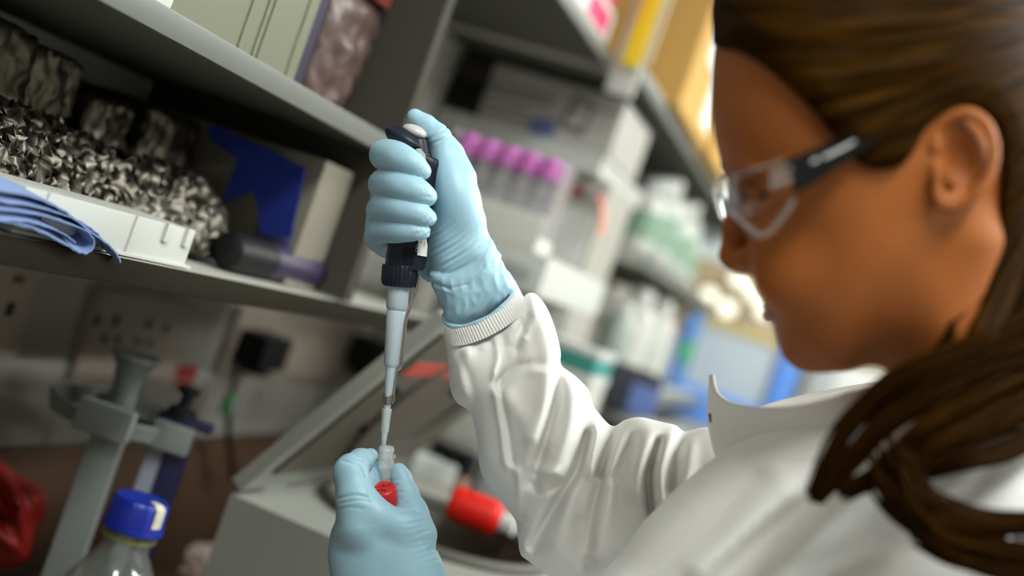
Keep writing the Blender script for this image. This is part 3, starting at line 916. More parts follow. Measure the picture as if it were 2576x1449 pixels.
# ================================================================== pipette held in the far hand
NAVY = mat('navy_plastic', (0.009, 0.013, 0.026), 0.4, var=0.1, vscale=60, bump=0.02, bscale=600, spec=0.3)
SHAFT = mat('pale_blue_grey_plastic', (0.42, 0.50, 0.56), 0.35, var=0.03, vscale=30)
LGREY = mat('light_grey_plastic', (0.52, 0.52, 0.50), 0.3)
STEEL = mat('polished_steel', (0.42, 0.40, 0.38), 0.15, metal=1.0)
TIPM = clear('frosted_tip', (0.93, 0.96, 0.97), 1.3, 0.2, 0.42, (0.82, 0.88, 0.9))
VIALM = clear('clear_vial', (0.95, 0.97, 0.97), 1.4, 0.12, 0.24, (0.92, 0.95, 0.95))
REDP = mat('red_cap_plastic', (0.62, 0.018, 0.015), 0.35, var=0.05, vscale=80)
INK = mat('black_marker_ink', (0.05, 0.008, 0.008), 0.6)
PPX = pw(PZ); u = PZ / F                   # metres per photograph pixel at the focus distance
def ax(y, off=0.0):                        # pipette axis in pixels
    return 1038 - 0.0925 * (y - 330) + off
DOWN = PPX(ax(1100), 1100) - PPX(ax(330), 330); DOWN /= np.linalg.norm(DOWN)
def A(y): return PPX(ax(y), y)
def dist(y0, y1): return np.linalg.norm(A(y1) - A(y0))
pip = thing('pipette', 'navy and pale grey micropipette gripped in the raised gloved hand', 'pipette', A(1118))
def turned(name, m, prof, parent, n=36, sx=1.0, off=0.0):
    """prof: (pixel y, pixel radius)"""
    y0 = prof[0][0]
    return G().lathe(PPX(ax(y0) + off, y0), DOWN, [(dist(y0, y), r * u) for y, r in prof], n, sx=sx, refu=RIGHT).obj(name, m, pip if parent is None else parent, angle=40)
# hand grip: oval section, wider towards the palm side
vs = []; fs = []; n = 40; ys = [392, 398, 410, 440, 480, 540, 600, 640, 668, 676]
prof = [(20, 40), (24, 50), (25, 53), (24, 52), (22, 50), (19, 48), (16, 50), (14, 51), (12, 50), (11, 46)]
for y, (o, r) in zip(ys, prof):
    for k in range(n):
        q = 2 * math.pi * k / n
        c, s_ = math.cos(q), math.sin(q)
        sc = 1 / (abs(c) ** 3.2 + abs(s_) ** 3.2) ** (1 / 3.2)
        vs.append(PPX(ax(y) + o + r * c * sc, y + 0.0925 * r * c * sc, 39 * s_ * sc))
for i in range(len(ys) - 1):
    for k in range(n):
        a = i * n + k; b_ = i * n + (k + 1) % n; fs.append((a, b_, b_ + n, a + n))
fs += [tuple(range(n - 1, -1, -1)), tuple((len(ys) - 1) * n + k for k in range(n))]
grip = mesh_obj('grip', vs, fs, NAVY, pip, angle=40)
# recessed window panel, calibration label
def front(x, y): return PPX(x, y, -40.5)
G().prism([front(1016, 622), front(1045, 622), front(1040, 664), front(1011, 664)], -FWD * 0.0006).obj('volume_window', mat('navy_window', (0.006, 0.008, 0.016), 0.5, spec=0.2), grip)
lab = []
LW = lambda x: -39.0 * (1 - min(0.999, abs((x - 1026) / 51.0)) ** 3.2) ** (1 / 3.2) - 0.8
xs = np.linspace(0, 1, 7)
gr = [[PPX(1053 - 3.5 * v + 24 * t, 598 + 44 * v + 4 * t, LW(1053 - 3.5 * v + 24 * t) - 1.8) for t in xs] for v in (0, 0.5, 1)]
label_o = G().sheet(gr, 0.0002).obj('calibration_label', mat('label_paper', (0.72, 0.73, 0.70), 0.6, var=0.04, vscale=90), grip)
G().sheet([[PPX(1046.5 - 3.5 * v + 6 * t, 596 + 42 * v + 1 * t, -42) for t in (0, 0.5, 1)] for v in (0, 0.5, 1)], 0.0002).obj('label_border', BLACK, grip)
text_mesh('CALI', 9 * u, 'label_text', mat('white_print', (0.75, 0.75, 0.75), 0.6), PPX(1051, 634, -43.2), PPX(1053, 600, -43.2) - PPX(1050, 640, -43.2), PPX(1040, 634, -43) - PPX(1051, 634, -43), label_o)
text_mesh('By', 7 * u, 'label_text', BLACK, PPX(1061, 612, -44), PPX(1063, 598, -44) - PPX(1060, 640, -44), PPX(1050, 612, -44) - PPX(1060, 612, -42), label_o)
text_mesh('Date', 7 * u, 'label_text', BLACK, PPX(1068.5, 620, -34), PPX(1070, 600, -34) - PPX(1067.5, 640, -34), PPX(1060, 612, -44) - PPX(1068, 612, -34), label_o)
# neck with white lever, finger hook, plunger and button
turned('neck', NAVY, [(352, 24), (370, 30), (396, 40), (402, 42)], None, off=17)
G().prism([PPX(1046, 376, -36), PPX(1058, 374, -36), PPX(1070, 388, -36), PPX(1072, 402, -36), PPX(1060, 402, -36), PPX(1057, 388, -36)], -FWD * 0.002).obj('ejector_lever', LGREY, pip)
G().lathe(PPX(1091, 352, 22), DOWN, [(0, 8 * u), (3 * u, 11 * u), (46 * u, 12 * u), (50 * u, 10 * u)], 20).obj('ejector_button', LGREY, pip)
hk = Field(950, 1105, 298, 436, -58, 58, 2.0)
hk.ell((1021, 351, -2), (60, 20, 40), 3, rotd=33)
hk.ell((1018, 354, -2), (54, 27, 38), 8, rotd=33)
hk.chain([(1056, 378, -16, 12), (1071, 392, -14, 11), (1076, 410, -8, 11), (1078, 432, 0, 14)], 8)
hk.ell((1047, 384, -6), (15, 13, 60), 4, sub=True, rotd=40)
organic('finger_hook', hk, PZ, NAVY, pip, smooth=1)
bf = Field(1000, 1085, 302, 360, -44, 50, 2.0)
bf.ell((1043, 329, 4), (32, 15, 30), 2, rotd=20)
bf.ell((1045, 334, 4), (30, 13, 29), 5, rotd=20)
organic('plunger_button', bf, PZ, LGREY, pip, smooth=1)
G().tube([PPX(1048, 345), PPX(1056, 395)], 9 * u, 14).obj('plunger_rod', STEEL, pip)
# ribbed nut, shaft sections
ring = G()
vs = []; fs = []; n = 96
pr = [(668, 44), (672, 45.5), (706, 45), (718, 41), (722, 34)]
for j, (y, r) in enumerate(pr):
    for k in range(n):
        q = 2 * math.pi * k / n
        rr = r - (2.2 if (k % 4 == 0 and 0 < j < 3) else 0)
        vs.append(PPX(ax(y) + rr * math.cos(q), y + 0.0925 * rr * math.cos(q), rr * math.sin(q)))
for i in range(len(pr) - 1):
    for k in range(n):
        a = i * n + k; b_ = i * n + (k + 1) % n; fs.append((a, b_, b_ + n, a + n))
fs += [tuple(range(n - 1, -1, -1)), tuple((len(pr) - 1) * n + k for k in range(n))]
mesh_obj('ribbed_nut', vs, fs, NAVY, pip, angle=25)
turned('upper_shaft', SHAFT, [(716, 27), (720, 27.5), (772, 27), (777, 25), (783, 21)], None, off=1)
turned('middle_shaft', SHAFT, [(781, 22), (784, 23.5), (840, 21.5), (915, 18.5), (920, 16), (926, 12)], None)
turned('lower_shaft', SHAFT, [(924, 13), (960, 11.5), (1000, 9.5), (1050, 8), (1075, 6.5)], None)
wire = [(1052, 690, -4), (1048, 715, -8), (1044, 745, -8), (1030, 780, -8), (1021, 805, -6), (1016, 850, -4), (1011, 900, -3), (1008, 922, -2), (998, 932, -2), (994, 955, -2), (990, 990, -2), (988, 1010, -2)]
ws = spline(wire, False, 4)
G().tube([PPX(*p) for p in ws], 2.6 * u, 8, flat=1.8).obj('ejector_wire', STEEL, pip)
cl = []
for k in range(25):
    q = math.radians(-60 + 300 * k / 24)
    top = 986 + 12 * math.sin(max(0, min(1, (k - 4) / 10)) * 1.5) * (1 if k < 16 else 0.3)
    cl.append([PPX(977 + 12.5 * math.cos(q) - 0.09 * (y - 1000), y, -12.5 * math.sin(q)) for y in (top, 1003, 1016)])
G().sheet(cl, 0.0003).obj('ejector_clip', STEEL, pip, angle=60)
# disposable tip
tip = thing('pipette_tip', 'translucent disposable tip on the end of the micropipette', 'pipette tip', A(1130))
def tipprof(pr): return [(dist(1028, y), r * u) for y, r in pr]
G().lathe(A(1028), DOWN, tipprof([(1028, 13), (1044, 11.8), (1052, 11.4), (1086, 9.6), (1086.5, 8.2), (1110, 6.4), (1135, 4.6), (1150, 3)]), 28, cap=False).obj('cone', TIPM, tip)
G().lathe(A(1028), DOWN, tipprof([(1027, 11.8), (1027, 13.2), (1030, 13.2), (1030, 11.8)]), 28, cap=False).obj('collar_rim', TIPM, tip)
G().lathe(A(1028), DOWN, tipprof([(1108, 5.6), (1128, 4.3), (1148, 2.6)]), 20).obj('liquid', clear('liquid', (0.75, 0.80, 0.82), 1.33, 0.02, 0.12, (0.4, 0.45, 0.47)), tip)

# ------------------------------------------------------------------ cryovial and red screw cap in the near hand
VB = PPX(968, 1222, 0); VU = PPX(972.5, 1122, 0) - VB; VU /= np.linalg.norm(VU)
vial = thing('cryovial', 'small clear threaded vial pinched between gloved finger and thumb', 'vial', VB)
def vy(y): return np.linalg.norm(PPX(968 + (1222 - y) * 0.045, y) - VB)
body = [(1222, 13), (1214, 14), (1208, 14.5), (1190, 16), (1172, 19), (1160, 19.5), (1157, 20.5), (1152, 20.5), (1151.5, 24.5), (1143, 24.5), (1142, 19), (1138, 18.5), (1136, 20.5), (1133, 18.5), (1131, 20.5), (1128, 18.5), (1123, 18.5), (1122, 17), (1124, 15.5), (1160, 16)]
G().lathe(VB, VU, [(vy(y), r * u) for y, r in body], 40, cap=False).obj('tube', VIALM, vial, angle=50)
ribs = G()
for k in range(24):
    q = 2 * math.pi * k / 24
    cu_ = np.cross(VU, FWD); cu_ /= np.linalg.norm(cu_); cv_ = np.cross(VU, cu_)
    d_ = math.cos(q) * cu_ + math.sin(q) * cv_
    ribs.tube([VB + VU * vy(1176) + d_ * 18.6 * u, VB + VU * vy(1159) + d_ * 19.9 * u], 0.9 * u, 5)
ribs.obj('grip_ribs', VIALM, vial)
G().lathe(VB, VU, [(vy(1218), 12 * u), (vy(1190), 14.5 * u), (vy(1179), 16.5 * u)], 28).obj('sample', clear('sample_liquid', (0.86, 0.9, 0.9), 1.33, 0.02, 0.10, (0.6, 0.62, 0.62)), vial)
G().lathe(VB, VU, [(vy(1213), 14.4 * u), (vy(1206), 15.2 * u)], 28, cap=False).obj('white_band', WHITE, vial)

ctop = np.array([964.0, 1226.0, -60.0]); cax = np.array([-0.09, -0.88, -0.46]); cax /= np.linalg.norm(cax)
cap_o = thing('screw_cap', 'red screw cap with black handwriting tucked in the gloved palm', 'cap', to_world([ctop - cax * 55], PZ)[0])
ct = to_world([ctop], PZ)[0]; cb = to_world([ctop - cax * 55], PZ)[0]; cd = ct - cb; L = np.linalg.norm(cd); cd /= L
vs = []; fs = []; n = 120
pr = [(0.0, 31.5), (0.04, 32.5), (0.84, 32), (0.93, 31), (0.985, 28.5), (1.0, 26), (0.985, 24.5), (0.985, 10), (0.985, 0.4)]
cu_ = np.cross(cd, UP); cu_ /= np.linalg.norm(cu_); cv_ = np.cross(cd, cu_)
for j, (t, r) in enumerate(pr):
    for k in range(n):
        q = 2 * math.pi * k / n; rr = (r - (0.7 if (k % 3 == 0 and j == 4) else 0)) * u
        vs.append(cb + cd * L * t + rr * (math.cos(q) * cu_ + math.sin(q) * cv_))
for i in range(len(pr) - 1):
    for k in range(n):
        a = i * n + k; b_ = i * n + (k + 1) % n; fs.append((a, b_, b_ + n, a + n))
mesh_obj('cap_shell', vs, fs, REDP, cap_o, angle=40)
# handwriting: pen strokes on the cap top
ex = RIGHT - cd * np.dot(RIGHT, cd); ex /= np.linalg.norm(ex); ey = np.cross(cd, ex)
if np.dot(ey, UP) < 0: ey = -ey
strokes = [[(-16, 2), (-11, 4), (-6, 3)], [(-7, 1), (-3, 13), (0, 13), (0, 2)], [(-5, 6), (2, 7)], [(8, 11), (4, 10), (3, 4), (8, 3)], [(10, 2), (11, 12), (15, 12), (16, 8), (11, 7)],
           [(-16, -12), (-12, -8), (-9, -11), (-13, -14), (-16, -12)], [(-6, -14), (-2, -4), (-5, -9), (-1, -8), (-1, -13)], [(2, -12), (5, -9), (7, -12), (4, -14), (2, -12)], [(11, -13), (12.5, -12.5)]]
g = G()
for s_ in strokes:
    g.tube([ct - cd * 1.0 * u + (p[0] * ex + p[1] * ey) * u * 1.05 for p in spline(s_, False, 3)] if len(s_) > 2 else [ct - cd * 1.0 * u + (p[0] * ex + p[1] * ey) * u * 1.05 for p in s_], 1.1 * u, 5)
g.obj('handwriting', INK, cap_o)

# ------------------------------------------------------------------ safety glasses
CLEARP = clear('clear_polycarbonate', (0.975, 0.98, 0.985), 1.3, 0.03)
gl = thing('safety_glasses', 'clear wraparound safety glasses with black temples on the face', 'glasses', P(1900, 600, -150))
prof = [(1996, 402, 500, -316), (1984, 404, 524, -310), (1960, 408, 556, -292), (1925, 418, 592, -262), (1895, 428, 582, -228), (1865, 436, 556, -180), (1840, 442, 535, -125), (1824, 446, 512, -75), (1812, 450, 492, -30), (1806, 452, 488, 10),
        (1803, 452, 494, 60), (1806, 448, 520, 115), (1814, 444, 545, 165), (1832, 440, 560, 210), (1860, 434, 552, 240), (1900, 426, 520, 260)]
pg = spline([(a, b_, c, d - 40 + 0) for a, b_, c, d in prof], False, 3)
grid = [[P(r[0] - 6 * math.sin(math.pi * t), r[1] * (1 - t) + r[2] * t, r[3]) for t in np.linspace(0, 1, 8)] for r in pg]
lens = G().sheet(grid, 0.0022).obj('lens', CLEARP, gl, angle=60)
TMP = mat('black_temple', (0.004, 0.004, 0.0045), 0.8, spec=0.1)
rim = G().tube([g_[-1] for g_ in grid], 0.0014, 8).obj('lens_rim', clear('rim_plastic', (0.85, 0.85, 0.85), 1.5, 0.08, 0.35, (0.75, 0.70, 0.66)), lens)
G().tube([g_[0] for g_ in grid], 0.0009, 6).obj('lens_rim', MATS['rim_plastic'], lens)
tw = -424
poly = [(1976, 402), (2060, 368), (2130, 340), (2200, 318), (2290, 296), (2330, 292), (2330, 312), (2290, 322), (2220, 345), (2160, 385), (2110, 420), (2060, 455), (2006, 486), (1988, 440)]
temple = G().prism([P(x, y, tw + max(0, (x - 2000)) * 0.03 + max(0, x - 2150) * 0.55) for x, y in poly], FWD * 0.0035).obj('temple', TMP, gl)
G().prism([P(x, y, tw + max(0, (x - 2000)) * 0.03 + max(0, x - 2150) * 0.55 - 2) for x, y in [(2040, 405), (2058, 396), (2062, 402), (2044, 411)]], FWD * 0.0004).obj('temple_print', LGREY, temple)
G().prism([P(x, y, tw + max(0, (x - 2000)) * 0.03 + max(0, x - 2150) * 0.55 - 2) for x, y in [(2070, 392), (2120, 368), (2150, 352), (2152, 358), (2122, 376), (2074, 399)]], FWD * 0.0004).obj('temple_print', LGREY, temple)
G().prism([P(x, y, -tw - 95) for x, y in poly], FWD * 0.0035).obj('temple', TMP, gl)
for yy in (418, 444):
    G().tube([P(1940, yy + 24, tw + 30), P(1992, yy + 4, tw + 2)], 0.0016, 8).obj('hinge_bar', MATS['rim_plastic'], gl)
# ================================================================== things on the shelves, left
FOIL = mat('aluminium_foil', (0.16, 0.146, 0.122), 0.46, metal=1.0, var=0.08, vscale=60, bump=0.25, bscale=160)
FOILB = mat('foil_wrapping', (0.12, 0.105, 0.082), 0.42, metal=1.0, var=0.15, vscale=40, bump=0.6, bscale=90)
BLUEPAPER = mat('blue_paper_towel', (0.19, 0.27, 0.50), 0.85, var=0.10, vscale=40, bump=0.3, bscale=500)
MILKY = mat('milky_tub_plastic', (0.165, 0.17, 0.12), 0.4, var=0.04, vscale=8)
PURPLE = mat('purple_board', (0.010, 0.004, 0.030), 0.6, var=0.1, vscale=20)
MAROON = mat('maroon_card', (0.16, 0.025, 0.012), 0.6, var=0.2, vscale=20)
PINKB = mat('pink_plastic_bag', (0.080, 0.046, 0.040), 0.4, var=0.25, vscale=30, bump=0.5, bscale=60)
BLUED = mat('royal_blue_plastic', (0.002, 0.010, 0.11), 0.5, var=0.1, vscale=20, spec=0.2)
CARD = mat('cardboard', (0.55, 0.32, 0.08), 0.8, var=0.1, vscale=20, stretch=(1, 1, 8))
BEIGE = mat('beige_card', (0.50, 0.45, 0.35), 0.75, var=0.06, vscale=20)
LX = -0.5
def yon(px, py, X): return on(0, X, px, py)[1]

# foil wrapped blocks at the back
def crumple_box(name, x0, x1, y0, y1, z0, z1, seed, m, n=14, amp=0.004, sm=False, **kw):
    rs = np.random.RandomState(seed)
    bm = bmesh.new(); bmesh.ops.create_cube(bm, size=1)
    bmesh.ops.subdivide_edges(bm, edges=list(bm.edges), cuts=n, use_grid_fill=True)
    vs = []
    for v in bm.verts:
        c = np.array(v.co)
        rr = np.sqrt((c ** 2).sum()) / 0.866
        c = c * (1 - 0.07 * max(0, rr - 0.6) / 0.4)
        p = np.array([(x0 + x1) / 2 + c[0] * (x1 - x0), (y0 + y1) / 2 + c[1] * (y1 - y0), (z0 + z1) / 2 + c[2] * (z1 - z0)])
        dz = rs.randn(3) * amp * 0.55
        if c[2] < -0.44: dz[2] = abs(dz[2]) * 0.3
        if c[2] > 0.44: dz[2] = -abs(dz[2])
        vs.append(p + dz)
    bm.verts.index_update()
    fs = []
    for f in bm.faces:
        q = [v.index for v in f.verts]
        fs += [(q[0], q[1], q[2]), (q[0], q[2], q[3])] if rs.rand() < 0.5 else [(q[1], q[2], q[3]), (q[1], q[3], q[0])]
    bm.free()
    return mesh_obj(name, np.array(vs), fs, m, smooth=sm, **kw)
sz = 1.3295
blocks = [(0.60, 0.685, -0.785, -0.68, 0.145, 'foil-wrapped block at the left end of the back row'), (0.692, 0.79, -0.785, -0.67, 0.140, 'largest foil-wrapped block of the back row'),
          (0.797, 0.862, -0.785, -0.68, 0.135, 'foil-wrapped block with bluish sheen in the back row'), (0.870, 0.935, -0.785, -0.67, 0.115, 'lower foil-wrapped block in the middle of the back row'),
          (0.943, 1.03, -0.785, -0.66, 0.125, 'foil-wrapped block beside the blue plastic piece')]
for i, (y0, y1, x0, x1, h, lb) in enumerate(blocks):
    crumple_box('foil_block', x0, x1, y0, y1, sz, sz + h, i + 3, FOILB, amp=0.0028, sm=True, label=lb, cat='foil block', group='foil-wrapped blocks on the lower shelf')
# crumpled foil heap in front: flat facets
fo = Field(-160, 590, 225, 690, -720, 900, 15.0)
heap = [(-150, 265), (-60, 255), (40, 268), (120, 300), (200, 340), (290, 375), (370, 405), (430, 425), (480, 432), (520, 468), (552, 520), (566, 565), (555, 610), (515, 640), (470, 640), (380, 612), (250, 575), (80, 520), (-150, 470)]
rs = np.random.RandomState(8)
fo.inflate(heap, 110, 120, lambda X, Y: -330 + 1.52 * X - 0.45 * (Y - 450), bl=2)
V, Fc = fo.mesh(0)
Fc = auto_wind(V - V.mean(0), Fc)
def lump(V, sc, seed):
    r = np.random.RandomState(seed); o = np.zeros(len(V))
    for i in range(7):
        k = r.randn(3) * sc; o += np.abs(np.sin(V @ k + r.rand() * 6)) - 0.6
    return o
off = lump(V, 0.022, 1) * 6 + lump(V, 0.06, 2) * 3.0
Wv = to_world(V, 0.97)
cen = Wv.mean(0)
dirn = (Wv - cen) * np.array([1, 0.25, 1]); dirn /= np.linalg.norm(dirn, axis=1, keepdims=True)
Wv = Wv + dirn * (off * 0.0004)[:, None] + rs.randn(len(Wv), 3) * 0.0026
Wv[:, 2] = np.maximum(Wv[:, 2], sz + 0.0005)
tri = np.concatenate([Fc[:, [0, 1, 2]], Fc[:, [0, 2, 3]]])
mesh_obj('crumpled_foil', Wv, tri, FOIL, smooth=False, label='heap of crumpled aluminium foil at the front of the lower shelf', cat='foil')

# white moulded tray lying at the shelf edge
ty0, ty1 = yon(70, 480, -0.51), yon(480, 640, -0.51)
tr = thing('plastic_tray', 'white moulded plastic tray lying upside down at the shelf edge', 'tray', (-0.53, (ty0 + ty1) / 2, sz))
g = G().box(-0.572, -0.512, ty0, ty1, sz + 0.002, sz + 0.031, 0.002); g.obj('shell', WHITE, tr)
G().box(-0.576, -0.5085, ty0 - 0.004, ty1 + 0.004, sz + 0.0005, sz + 0.003, 0.0006).obj('flange', WHITE, tr)
for py in (400, 455):
    y0 = yon(py, 640, -0.512)
    G().box(-0.5125, -0.5092, y0 - 0.004, y0 + 0.004, sz + 0.017, sz + 0.0315, 0.0008).obj('clip', WHITE, tr)
for px in (90, 330):
    y0 = yon(px, 600, -0.512)
    G().box(-0.513, -0.5102, y0 - 0.003, y0 + 0.003, sz + 0.002, sz + 0.031, 0.0012).obj('rib', WHITE, tr)

# blue paper towels folded over the edge
pt = thing('paper_towels', 'folded blue paper towels hanging over the shelf edge', 'paper towel', on(0, -0.505, 150, 600))
def towel(path, depth, th, parent, seed, name='towel_layer'):
    rs = np.random.RandomState(seed); pa = spline(path, False, 6)
    grid = []
    for i, p in enumerate(pa):
        row = []
        b0 = on(0, -0.4935, p[0], p[1])
        for j in range(9):
            t = j / 8
            q = b0 + np.array([-depth * t, 0.006 * t * math.sin(i * 0.25), 0.004 * math.sin(t * 2.2 + i * 0.12) + 0.012 * t])
            q = q + rs.randn(3) * (0.00022 if j == 0 else 0.0001)
            q[2] = max(q[2], sz + 0.001) if q[0] < -0.4999 else q[2]
            row.append(q)
        grid.append(row)
    return G().sheet(grid, th).obj(name, BLUEPAPER, parent, angle=70)
towel([(-120, 452), (0, 492), (80, 512), (160, 545), (225, 585), (270, 605), (300, 628), (308, 648)], 0.05, 0.0012, pt, 1)
towel([(-120, 520), (0, 540), (90, 556), (170, 575), (222, 588), (240, 606), (230, 622), (205, 622), (150, 600), (60, 572), (-120, 548)], 0.04, 0.0009, pt, 2)
towel([(-120, 500), (0, 520), (100, 540), (190, 566), (240, 588), (262, 600)], 0.045, 0.0009, pt, 3)
towel([(-120, 560), (0, 566), (80, 577), (150, 598), (190, 616)], 0.03, 0.0008, pt, 4)

# blue notched plastic piece standing against a carton
bz = 1.13
poly = [(524, 316), (545, 314), (600, 342), (690, 382), (768, 424), (752, 500), (730, 598), (672, 590), (655, 578), (648, 520), (637, 478), (600, 496), (562, 508), (580, 450), (597, 398), (560, 372), (528, 352)]
bp = G().prism([cam_pt(x, y, bz) for x, y in poly], FWD * 0.004).obj('blue_plastic_piece', BLUED, label='royal blue notched plastic piece standing on the lower shelf', cat='plastic piece', angle=20)
c0 = on(0, -0.70, 840, 520)
ct_ = thing('carton', 'small beige carton behind the blue plastic piece', 'carton', (-0.63, 1.08, sz))
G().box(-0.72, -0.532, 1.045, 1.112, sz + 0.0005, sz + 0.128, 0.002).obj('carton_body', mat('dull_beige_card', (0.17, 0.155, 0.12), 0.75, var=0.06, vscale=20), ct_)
G().box(-0.58, -0.54, 1.0442, 1.0452, sz + 0.03, sz + 0.055).obj('carton_label', mat('dull_blue_print', (0.08, 0.09, 0.22), 0.7), ct_)
# dark torch-like tube lying on the shelf
p0 = on(2, sz + 0.0185, 622, 652) + np.array([-0.035, 0.02, 0]); p1 = on(2, sz + 0.0185, 838, 700) + np.array([-0.01, 0, 0])
p0[2] = p1[2] = sz + 0.0186
tb = thing('black_tube', 'black cylindrical canister with pale cap lying on the lower shelf', 'canister', (p0 + p1) / 2 - np.array([0, 0, 0.0185]))
d = p1 - p0; Lb = np.linalg.norm(d)
G().lathe(p0, d, [(0, 0.010), (0.004, 0.0165), (0.02, 0.018), (Lb * 0.86, 0.018)], 28).obj('barrel', BLACK, tb)
G().lathe(p0, d, [(Lb * 0.35, 0.0183), (Lb * 0.8, 0.0183)], 28).obj('sleeve_label', mat('dark_violet_label', (0.022, 0.012, 0.045), 0.5), tb)
G().lathe(p0, d, [(Lb * 0.86, 0.0178), (Lb * 0.98, 0.0178), (Lb, 0.015)], 28).obj('cap', mat('pale_cap', (0.42, 0.42, 0.33), 0.5), tb)

# middle shelf: tub, binder, box, bag
mz = 1.5035
ya, yb = yon(440, 0, -0.515), yon(750, 190, -0.515)
tub = thing('storage_tub', 'tall milky white plastic tub on the middle shelf', 'tub', (-0.6, (ya + yb) / 2, mz))
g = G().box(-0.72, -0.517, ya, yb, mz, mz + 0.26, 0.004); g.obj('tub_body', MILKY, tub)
for px in (598, 640, 655, 742):
    y0 = yon(px, 120, -0.517)
    G().box(-0.5175, -0.5155, y0 - 0.002, y0 + 0.002, mz + 0.003, mz + 0.25, 0.0008).obj('rib', MILKY, tub)
bt = thing('white_bin', 'white plastic bin at the top left beside the milky tub', 'bin', (-0.6, ya - 0.06, mz))
G().box(-0.70, -0.512, ya - 0.125, ya - 0.004, mz, mz + 0.2, 0.004).obj('bin_body', WHITE, bt)
G().box(-0.705, -0.508, ya - 0.128, ya - 0.002, mz + 0.2, mz + 0.215, 0.003).obj('bin_rim', WHITE, bt)
bd = thing('ring_binder', 'dark purple binder standing right of the milky tub', 'binder', (-0.62, yb + 0.02, mz))
G().box(-0.76, -0.53, yb + 0.003, yb + 0.006, mz, mz + 0.3, 0.0008).obj('cover', PURPLE, bd)
G().box(-0.76, -0.53, yb + 0.036, yb + 0.039, mz, mz + 0.3, 0.0008).obj('cover', PURPLE, bd)
G().box(-0.533, -0.53, yb + 0.003, yb + 0.039, mz, mz + 0.3, 0.0008).obj('spine', PURPLE, bd)
G().box(-0.75, -0.54, yb + 0.008, yb + 0.034, mz + 0.005, mz + 0.29, 0.0008).obj('pages', BEIGE, bd)
mb = thing('maroon_box', 'maroon card box above the pink bag on the middle shelf', 'box', (-0.65, 1.06, mz + 0.118))
G().box(-0.74, -0.55, 1.0, 1.1, mz + 0.122, mz + 0.16, 0.002).obj('box_body', MAROON, mb)
G().box(-0.745, -0.545, 0.998, 1.102, mz + 0.16, mz + 0.19, 0.002).obj('box_lid', mat('rust_card', (0.12, 0.03, 0.02), 0.6), mb)
crumple_box('plastic_bag', -0.74, -0.55, 0.985, 1.095, mz + 0.001, mz + 0.121, 22, PINKB, n=9, amp=0.006, sm=True, label='crumpled pinkish plastic bag on the middle shelf by the divider', cat='bag')

# ------------------------------------------------------------------ wall under the lower shelf: sockets, plugs, stickers
WP = WX + 0.0085
SOCK = mat('socket_plastic', (0.36, 0.30, 0.255), 0.4, var=0.03, vscale=20)
HOLE = mat('socket_hole', (0.03, 0.028, 0.022), 0.8)
def plate(label, pxs, z0, z1, slots, col=SOCK):
    y0 = yon(pxs[0], pxs[1], WP); y1 = yon(pxs[2], pxs[3], WP)
    t = thing('wall_socket', label, 'socket', (WP, (y0 + y1) / 2, z0))
    G().box(WP, WP + 0.009, y0, y1, z0, z1, 0.002).obj('face_plate', col, t)
    for (sx, sy, w, h) in slots:
        c = on(0, WP + 0.009, sx, sy)
        G().box(WP + 0.0085, WP + 0.0094, c[1] - w, c[1] + w, c[2] - h, c[2] + h, 0.0003).obj('pin_hole', HOLE, t)
    return t
zs = on(0, WP, 330, 840)[2]
ps = plate('double wall socket with open pin holes under the shelf', (205, 830, 455, 850), zs - 0.055, zs + 0.05, [(244, 806, 0.005, 0.006), (292, 806, 0.005, 0.006), (374, 815, 0.005, 0.006), (417, 827, 0.005, 0.006), (260, 853, 0.006, 0.004), (297, 855, 0.006, 0.004), (346, 859, 0.006, 0.004), (376, 862, 0.006, 0.004)])
c = on(0, WP + 0.009, 352, 745)
G().box(WP + 0.0085, WP + 0.0096, c[1] - 0.014, c[1] + 0.014, c[2] - 0.004, c[2] + 0.004, 0.001).obj('socket_print', GREYP, ps)
zs2 = on(0, WP, 20, 750)[2]
p2 = plate('single switched wall outlet at the left edge', (-60, 750, 66, 760), zs2 - 0.06, zs2 + 0.045, [(25, 778, 0.006, 0.007)])
c = on(0, WP + 0.009, 46, 703); G().box(WP + 0.0085, WP + 0.010, c[1] - 0.008, c[1] + 0.008, c[2] - 0.004, c[2] + 0.004, 0.0008).obj('switch_mark', mat('dull_red_print', (0.18, 0.06, 0.04), 0.6), p2)
zs3 = on(0, WP, 770, 870)[2]
plate('wall socket holding the two black plugs', (560, 870, 935, 900), zs3 - 0.05, zs3 + 0.045, [])
def plug(label, px, py, w, h, dep):
    c = on(0, WP + 0.0093, px, py)
    t = thing('power_plug', label, 'plug', (WP + 0.01, c[1], c[2] - h / 2), 'black plugs in the wall sockets')
    g = G().box(WP + 0.0093, WP + 0.0093 + dep, c[1] - w / 2, c[1] + w / 2, c[2] - h / 2, c[2] + h / 2, 0.006); g.obj('plug_body', BLACK, t)
    G().box(WP + 0.02, WP + 0.009 + dep * 0.8, c[1] - w * 0.25, c[1] + w * 0.25, c[2] - h * 0.72, c[2] - h * 0.45, 0.004).obj('strain_relief', BLACK, t)
    return t, c
pl1, c1 = plug('black plug with a green-tagged cable hanging from it', 628, 868, 0.075, 0.048, 0.045)
pl2, c2 = plug('black plug without a tag, nearer the centrifuge lid', 900, 880, 0.085, 0.055, 0.045)
cb_ = [(612, 900), (605, 925), (590, 965), (578, 1010), (574, 1060), (576, 1110), (582, 1160), (588, 1210)]
Xc = [-0.77, -0.765, -0.76, -0.755, -0.75, -0.75, -0.75, -0.75]
pts = [on(0, xx, *q) for xx, q in zip(Xc, cb_)]
cable = G().tube(spline(pts, False, 4), 0.0042, 8).obj('power_cable', BLACK, pl1)
cg = on(0, -0.75, 570, 1013)
